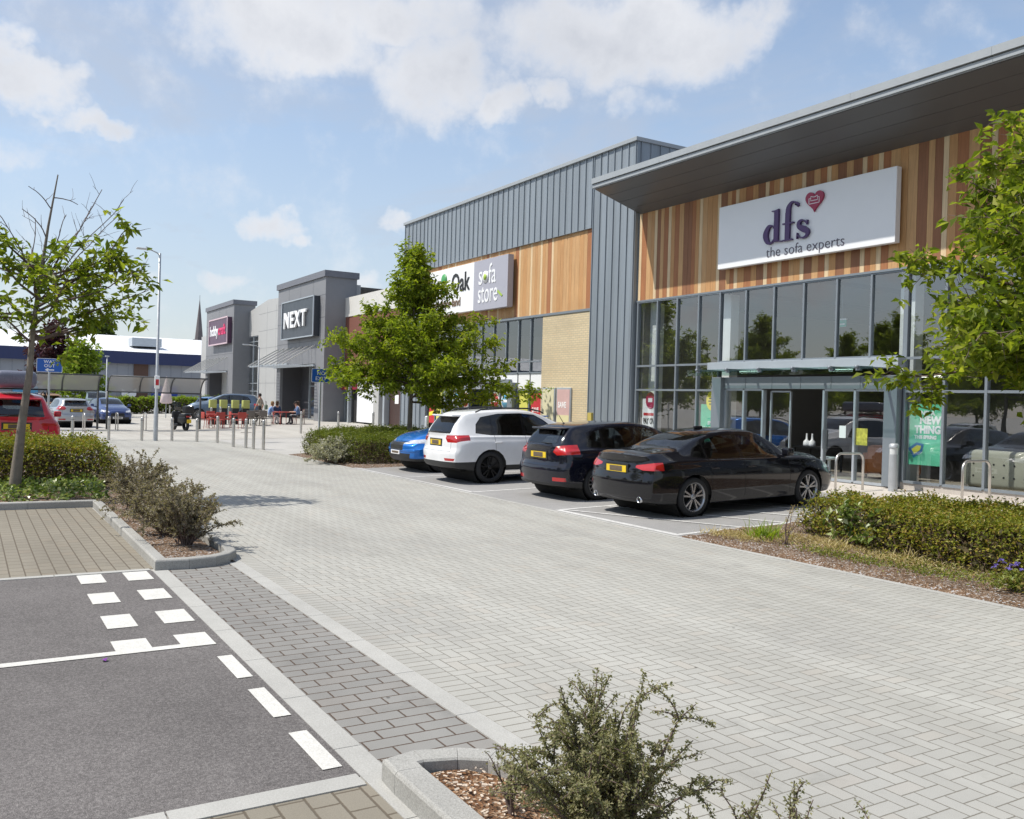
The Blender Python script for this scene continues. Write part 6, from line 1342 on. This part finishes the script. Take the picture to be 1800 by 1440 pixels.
# trolley / cycle shelters
FR = mat('shelter_frame', (.08, .085, .09), .5, .3, .1)
def shelter(y0, y1, label):
    E = empty('shelter', (-47.9, (y0+y1)/2, 0), label, 'shelter', 'curved shelters in front of the car park')
    prof = [(0, 1.85), (.10, 2.12), (.35, 2.36), (.72, 2.52), (1.15, 2.60), (1.5, 2.60)]; n = max(2, round((y1-y0)/1.55))
    yc = (y0+y1)/2
    for i in range(n+1):
        y = y0+(y1-y0)*i/n-yc; MB().tube([(p[0], y, p[1]) for p in prof], .035, 6).build('rib', FR, E)
        if i in (0, n) or (n > 4 and i == n//2): MB().tube([(0, y, -.05), (0, y, 1.87)], .05, 8).build('post', FR, E)
    b = MB()
    for (px_, pz) in (prof[0], prof[-1]): b.tube([(px_, y0-yc, pz), (px_, y1-yc, pz)], .035, 6)
    b.each('rail', FR, E)
    b = MB(); m_ = len(prof); b.add([(p[0], yy, p[1]+.03) for yy in (y0-yc, y1-yc) for p in prof], [(i, i+1, m_+i+1, m_+i) for i in range(m_-1)], 0, True); b.build('roof_sheet', POLY, E, fixn=False)
shelter(-5.5, 5.5, 'long curved shelter at the left behind the WAY OUT sign'); shelter(5.92, 10.3, 'curved shelter crossed by the lamp column')
# motor scooter seen from behind
E = empty('motor_scooter', (-46.6, 9.35, 0), 'black motor scooter with yellow plate parked on the plaza', 'motor scooter', rz=pi/2+.25)
def tyre(x, y, R_, w): return MB().lathe([(R_*.6, -w/2), (R_*.9, -w/2), (R_, -w*.2), (R_, w*.2), (R_*.9, w/2), (R_*.6, w/2), (R_*.55, 0)], (0, y, R_), 20, axis='x')
tyre(0, .0, .28, .13).build('wheel', RUB, E); tyre(0, 1.3, .28, .12).build('wheel', RUB, E)
b = MB(); b.rbox(-.16, .16, -.15, .62, .38, .72, .08); b.rbox(-.14, .14, -.18, .55, .70, .84, .06); b.rbox(-.20, .20, .55, 1.0, .22, .36, .05); b.rbox(-.22, .22, .95, 1.15, .3, .95, .06); b.build('bodywork', TRIM, E)
MB().rbox(-.22, .22, -.45, .02, .88, 1.24, .07).build('top_box', DARK, E); b = MB(); b.tube([(-.34, .95, 1.06), (-.15, 1.05, 1.02), (.15, 1.05, 1.02), (.34, .95, 1.06)], .016, 8); b.build('handlebar', TRIM, E)
for s_ in (-1, 1): MB().tube([(s_*.26, .98, 1.05), (s_*.36, .98, 1.26)], .008, 5).rbox(s_*.36-.06, s_*.36+.06, .96, .98, 1.24, 1.34, .01).build('mirror', TRIM, E)
MB().rbox(-.24, .24, 1.0, 1.03, 1.0, 1.42, .01).build('windshield', CARGLASS, E); MB().box(-.11, .11, -.36, -.34, .40, .58).build('number_plate', PLATEY, E); MB().rbox(-.12, .12, -.30, -.24, .68, .76, .02).build('tail_light', REDL, E); MB().tube([(.2, -.3, .28), (.2, .3, .26)], .045, 10).build('exhaust_pipe', CHR, E)
# cafe furniture
CR = mat('chair_red', (.42, .06, .045), .5, 0, .08); CG = mat('chair_grey', (.16, .14, .12), .6, 0, .1)
def chair(x, y, rz, m, label, group):
    E = empty('cafe_chair', (x, y, gz(x, y)), label, 'chair', group, rz)
    MB().rbox(-.22, .22, -.22, .22, .43, .47, .015).build('seat', m, E); MB().rbox(-.23, .23, -.26, -.22, .52, .86, .015, M=None).build('backrest', m, E)
    for sx_, sy_ in ((-1, 1), (1, 1)): MB().tube([(sx_*.19, sy_*.19, .44), (sx_*.22, sy_*.23, 0)], .014, 6).build('leg', m, E)
    for sx_ in (-1, 1): MB().tube([(sx_*.20, -.24, .84), (sx_*.20, -.21, .44), (sx_*.22, -.27, 0)], .014, 6).build('leg', m, E)
    for sx_ in (-1, 1): MB().tube([(sx_*.23, -.23, .66), (sx_*.25, .1, .66), (sx_*.22, .19, .45)], .012, 6).build('armrest', m, E)
    return E
def table(x, y, m, label, rz=0, w=.8):
    E = empty('cafe_table', (x, y, gz(x, y)), label, 'table', 'cafe tables on the plaza', rz); MB().rbox(-w/2, w/2, -w/2, w/2, .71, .74, .012).build('table_top', m, E)
    for sx_ in (-1, 1):
        for sy_ in (-1, 1): MB().tube([(sx_*(w/2-.06), sy_*(w/2-.06), .71), (sx_*(w/2-.04), sy_*(w/2-.04), 0)], .018, 6).build('leg', m, E)
for (x, y, rz, lb) in ((-48.7, 10.8, 0.3, 'leftmost red metal chair on the plaza'), (-48.2, 11.35, pi/2, 'red metal chair near the camera side of the left table'), (-49.2, 11.9, pi, 'red metal chair between the two red tables'), (-47.6, 12.25, pi/2+.2, 'red metal chair pushed to the right end of the red group'), (-50.2, 11.4, -pi/2, 'red metal chair on the far side of the left table')): chair(x, y, rz, CR, lb, 'red cafe chairs')
table(-49.0, 11.3, CR, 'red metal table at the left of the plaza seating'); table(-48.6, 12.45, CR, 'red metal table beside the rightmost red chair')
for (x, y, rz, lb) in ((-50.8, 13.6, pi/2, 'grey brown chair left of the walking person'), (-51.5, 14.3, -pi/2, 'grey brown chair in front of the walking person'), (-50.5, 14.2, pi/2, 'grey brown chair by the empty grey table')): chair(x, y, rz, CG, lb, 'grey cafe chairs')
table(-51.1, 14.0, CG, 'grey table between the empty grey chairs'); table(-51.6, 15.75, CR, 'red table where four people sit', .2, .9)
for i, (x, y) in enumerate(((-53.3, 12.15), (-53.3, 12.75), (-53.4, 13.45), (-53.4, 14.05))):
    E = empty('planter', (x, y, .12), ['lime panelled planter box farthest left of the four', 'lime panelled planter box second from the left', 'lime panelled planter box third from the left', 'lime panelled planter box farthest right, by the grey chairs'][i], 'planter', 'lime planters behind the red chairs', pi/2)
    MB().rbox(-.18, .18, -.18, .18, 0, .95, .02).build('box', DARK, E); MB().rbox(-.19, .19, -.19, .19, .95, 1.42, .02).build('lime_panel', mat('lime_panel', (.42, .44, .13), .6, 0, .1), E)
E = empty('parasol', (-66, 11.9, .1), 'folded white parasol behind the scooter', 'parasol'); MB().lathe([(.03, 0), (.03, 1.0)], n=8).build('pole', GALV, E); MB().lathe([(.0, 2.9), (.10, 2.6), (.28, 1.9), (.42, 1.1), (.30, 1.0)], n=8).build('canopy', mat('parasol_cloth', (.75, .62, .62), .8), E)
# ------------------------------------------------------------------ people
SKIN = mat('skin', (.48, .27, .19), .6, 0, .06)
def person(x, y, rz, pose, shirt, legs, hair, label, hairlong=False, skirt=None):
    """one skinned body; colours split by height and reach"""
    E = empty('person', (x, y, gz(x, y)), label, 'person', None, rz)
    sit = pose.startswith('sit'); hz = .50 if sit else .93
    J = {'pel': (0, 0, hz), 'sp': (0, .0, hz+.22), 'ch': (0, .0 if pose != 'sitlean' else .07, hz+.43), 'nk': (0, .02 if pose != 'sitlean' else .12, hz+.58), 'hd': (0, .05 if pose != 'sitlean' else .17, hz+.69), 'tp': (0, .05 if pose != 'sitlean' else .17, hz+.79)}
    R0 = {'pel': .13, 'sp': .125, 'ch': .14, 'nk': .055, 'hd': .085, 'tp': .07}
    Ed = [('pel', 'sp'), ('sp', 'ch'), ('ch', 'nk'), ('nk', 'hd'), ('hd', 'tp')]
    for s_, n in ((-1, 'l'), (1, 'r')):
        cy = J['ch'][1]; zs = hz+.47; J['sh'+n] = (s_*.185, cy, zs); R0['sh'+n] = .062
        if pose == 'walk': el = (s_*.26, -.08*s_, zs-.28); hd = (s_*.25, .10-.12*s_, zs-.52)
        elif pose == 'sitlean': el = (s_*.24, cy+.12, zs-.24); hd = (s_*.12, cy+.38, zs-.24)
        else: el = (s_*.24, cy+.03, zs-.27); hd = (s_*.15, cy+.28, zs-.28)
        J['el'+n] = el; R0['el'+n] = .045; J['ha'+n] = hd; R0['ha'+n] = .032; J['fg'+n] = (hd[0]-s_*.01, hd[1]+(.08 if sit else .02), hd[2]-(.01 if sit else .09)); R0['fg'+n] = .022
        J['hi'+n] = (s_*.09, .01, hz-.03); R0['hi'+n] = .095
        if sit: kn = (s_*.12, .44, .50); an = (s_*.12, .42+.08*s_, .09)
        elif pose == 'walk': kn = (s_*.09, .14*s_+.03, .50); an = (s_*.09, .26*s_-.04, .10)
        else: kn = (s_*.10, .02, .49); an = (s_*.10, 0, .09)
        J['kn'+n] = kn; R0['kn'+n] = .062; J['an'+n] = an; R0['an'+n] = .042; J['to'+n] = (an[0], an[1]+.17, .04); R0['to'+n] = .038
        Ed += [('ch', 'sh'+n), ('sh'+n, 'el'+n), ('el'+n, 'ha'+n), ('ha'+n, 'fg'+n), ('pel', 'hi'+n), ('hi'+n, 'kn'+n), ('kn'+n, 'an'+n), ('an'+n, 'to'+n)]
    K = list(J); idx = {k_: i for i, k_ in enumerate(K)}
    o = skin('body', [(idx[a], idx[b_]) for a, b_ in Ed], [J[k_] for k_ in K], [R0[k_] for k_ in K], [shirt, legs, SKIN, TRIM], E, 2)
    bones = [(Vector(J[a]), Vector(J[b_]), (2 if b_[:2] in ('nk', 'hd', 'tp', 'fg') or (b_[:2] == 'ha') or a[:2] in ('nk', 'hd') else (3 if b_[:2] == 'to' else (1 if b_[:2] in ('hi', 'kn', 'an') else 0)))) for a, b_ in Ed]
    for p in o.data.polygons:
        best = 9; mi = 0
        for a, b_, m_ in bones:
            t = max(0, min(1, (p.center-a).dot(b_-a)/max(1e-6, (b_-a).length_squared))); d = (a+(b_-a)*t-p.center).length
            if d < best: best = d; mi = m_
        p.material_index = mi; p.use_smooth = True
    hc = Vector(J['hd']); b = MB()
    b.lathe([(0, .125), (.06, .115), (.098, .06), (.104, .0), (.098, -.05), (.085, -.16 if hairlong else -.07)], (hc.x, hc.y-.022, hc.z+.05), 16); b.build('hair', hair, E)
    MB().add([(hc.x-.012, hc.y+.080, hc.z+.01), (hc.x+.012, hc.y+.080, hc.z+.01), (hc.x, hc.y+.108, hc.z+.005), (hc.x, hc.y+.082, hc.z+.05)], [(0, 1, 2), (0, 2, 3), (1, 3, 2)]).build('nose', SKIN, E)
    for s_ in (-1, 1): MB().rbox(hc.x+s_*.035-.012, hc.x+s_*.035+.012, hc.y+.074, hc.y+.084, hc.z+.03, hc.z+.042, .003).build('eye', DARK, E); MB().rbox(min(hc.x+s_*.082, hc.x+s_*.10), max(hc.x+s_*.082, hc.x+s_*.10), hc.y-.02, hc.y+.02, hc.z-.01, hc.z+.045, .007).build('ear', SKIN, E)
    MB().rbox(hc.x-.025, hc.x+.025, hc.y+.078, hc.y+.086, hc.z-.045, hc.z-.037, .003).build('mouth', mat('lips', (.3, .09, .08), .6), E)
    return E
def cloth(n, c): return mat(n, c, .85, 0, .18, 7)
HB = cloth('hair_brown', (.06, .035, .02)); HD = cloth('hair_dark', (.018, .012, .010)); HF = cloth('hair_fair', (.22, .13, .06))
person(-55.4, 15.45, 2.4, 'walk', cloth('top_stone', (.38, .34, .28)), cloth('trousers_dark', (.03, .03, .035)), HD, 'person in a stone coloured top and dark trousers walking past the grey chairs')
MB_ = MB().rbox(-.16, .16, -.07, .07, 0, .30, .05).build('shoulder_bag', cloth('bag_green', (.10, .14, .10))); MB_.location = (-55.15, 15.75, 1.0); tag(MB_, 'dark green bag carried at the side of the walking person', 'bag'); MB().tube([(-.12, 0, .28), (-.06, -.02, .52), (.06, -.02, .52), (.12, 0, .28)], .012, 6).build('strap', DARK, MB_)
person(-52.3, 15.15, -.1, 'sitlean', cloth('top_sky', (.20, .32, .58)), cloth('trousers_pale', (.55, .56, .58)), HF, 'seated person in a light blue top on the left of the red table', True)
person(-52.9, 15.75, -pi/2+.1, 'sit', cloth('top_navy', (.03, .05, .12)), cloth('trousers_dark', (.03, .03, .035)), HB, 'seated person in navy on the far side of the red table', True)
person(-51.2, 16.5, pi-.1, 'sitlean', cloth('top_denim', (.10, .17, .32)), cloth('trousers_dark', (.03, .03, .035)), HD, 'seated person in a denim blue shirt with back to the shops')
person(-52.0, 16.75, pi-.5, 'sit', cloth('top_white', (.70, .70, .72)), cloth('trousers_pale', (.55, .56, .58)), HB, 'seated person in a white top at the right end of the red table', True)
for (x, y, rz, m_, lb) in ((-52.3, 15.08, -.1, CG, 'chair under the person in light blue'), (-52.95, 15.8, -pi/2, CR, 'chair under the person in navy'), (-51.2, 16.58, pi-.1, CG, 'chair under the person in denim blue'), (-52.0, 16.83, pi-.5, CR, 'chair under the person in white')): chair(x, y, rz, m_, lb, 'occupied cafe chairs')
# litter and a drain cover
E = MB().add([(-.03, 0, .004), (0, .02, .02), (.035, .005, .006), (.02, -.02, .015), (-.01, -.015, .004)], [(0, 1, 3), (1, 2, 3), (0, 3, 4)]).build('sweet_wrapper', mat('wrapper', (.25, .06, .35), .4, 0, .6, 30)); E.location = (-6.86, .87, .01); tag(E, 'crumpled purple and orange wrapper on the asphalt by the white line', 'litter')
b = MB().lathe([(0, 0), (.28, 0), (.30, .003), (.30, -.02)], n=24).build('manhole_cover', mat('iron', (.16, .15, .14), .7, .3)); b.location = (-43.3, 11.5, gz(0, 11.5)+.012); tag(b, 'round iron cover set in the plaza slabs left of the hedge', 'manhole cover')
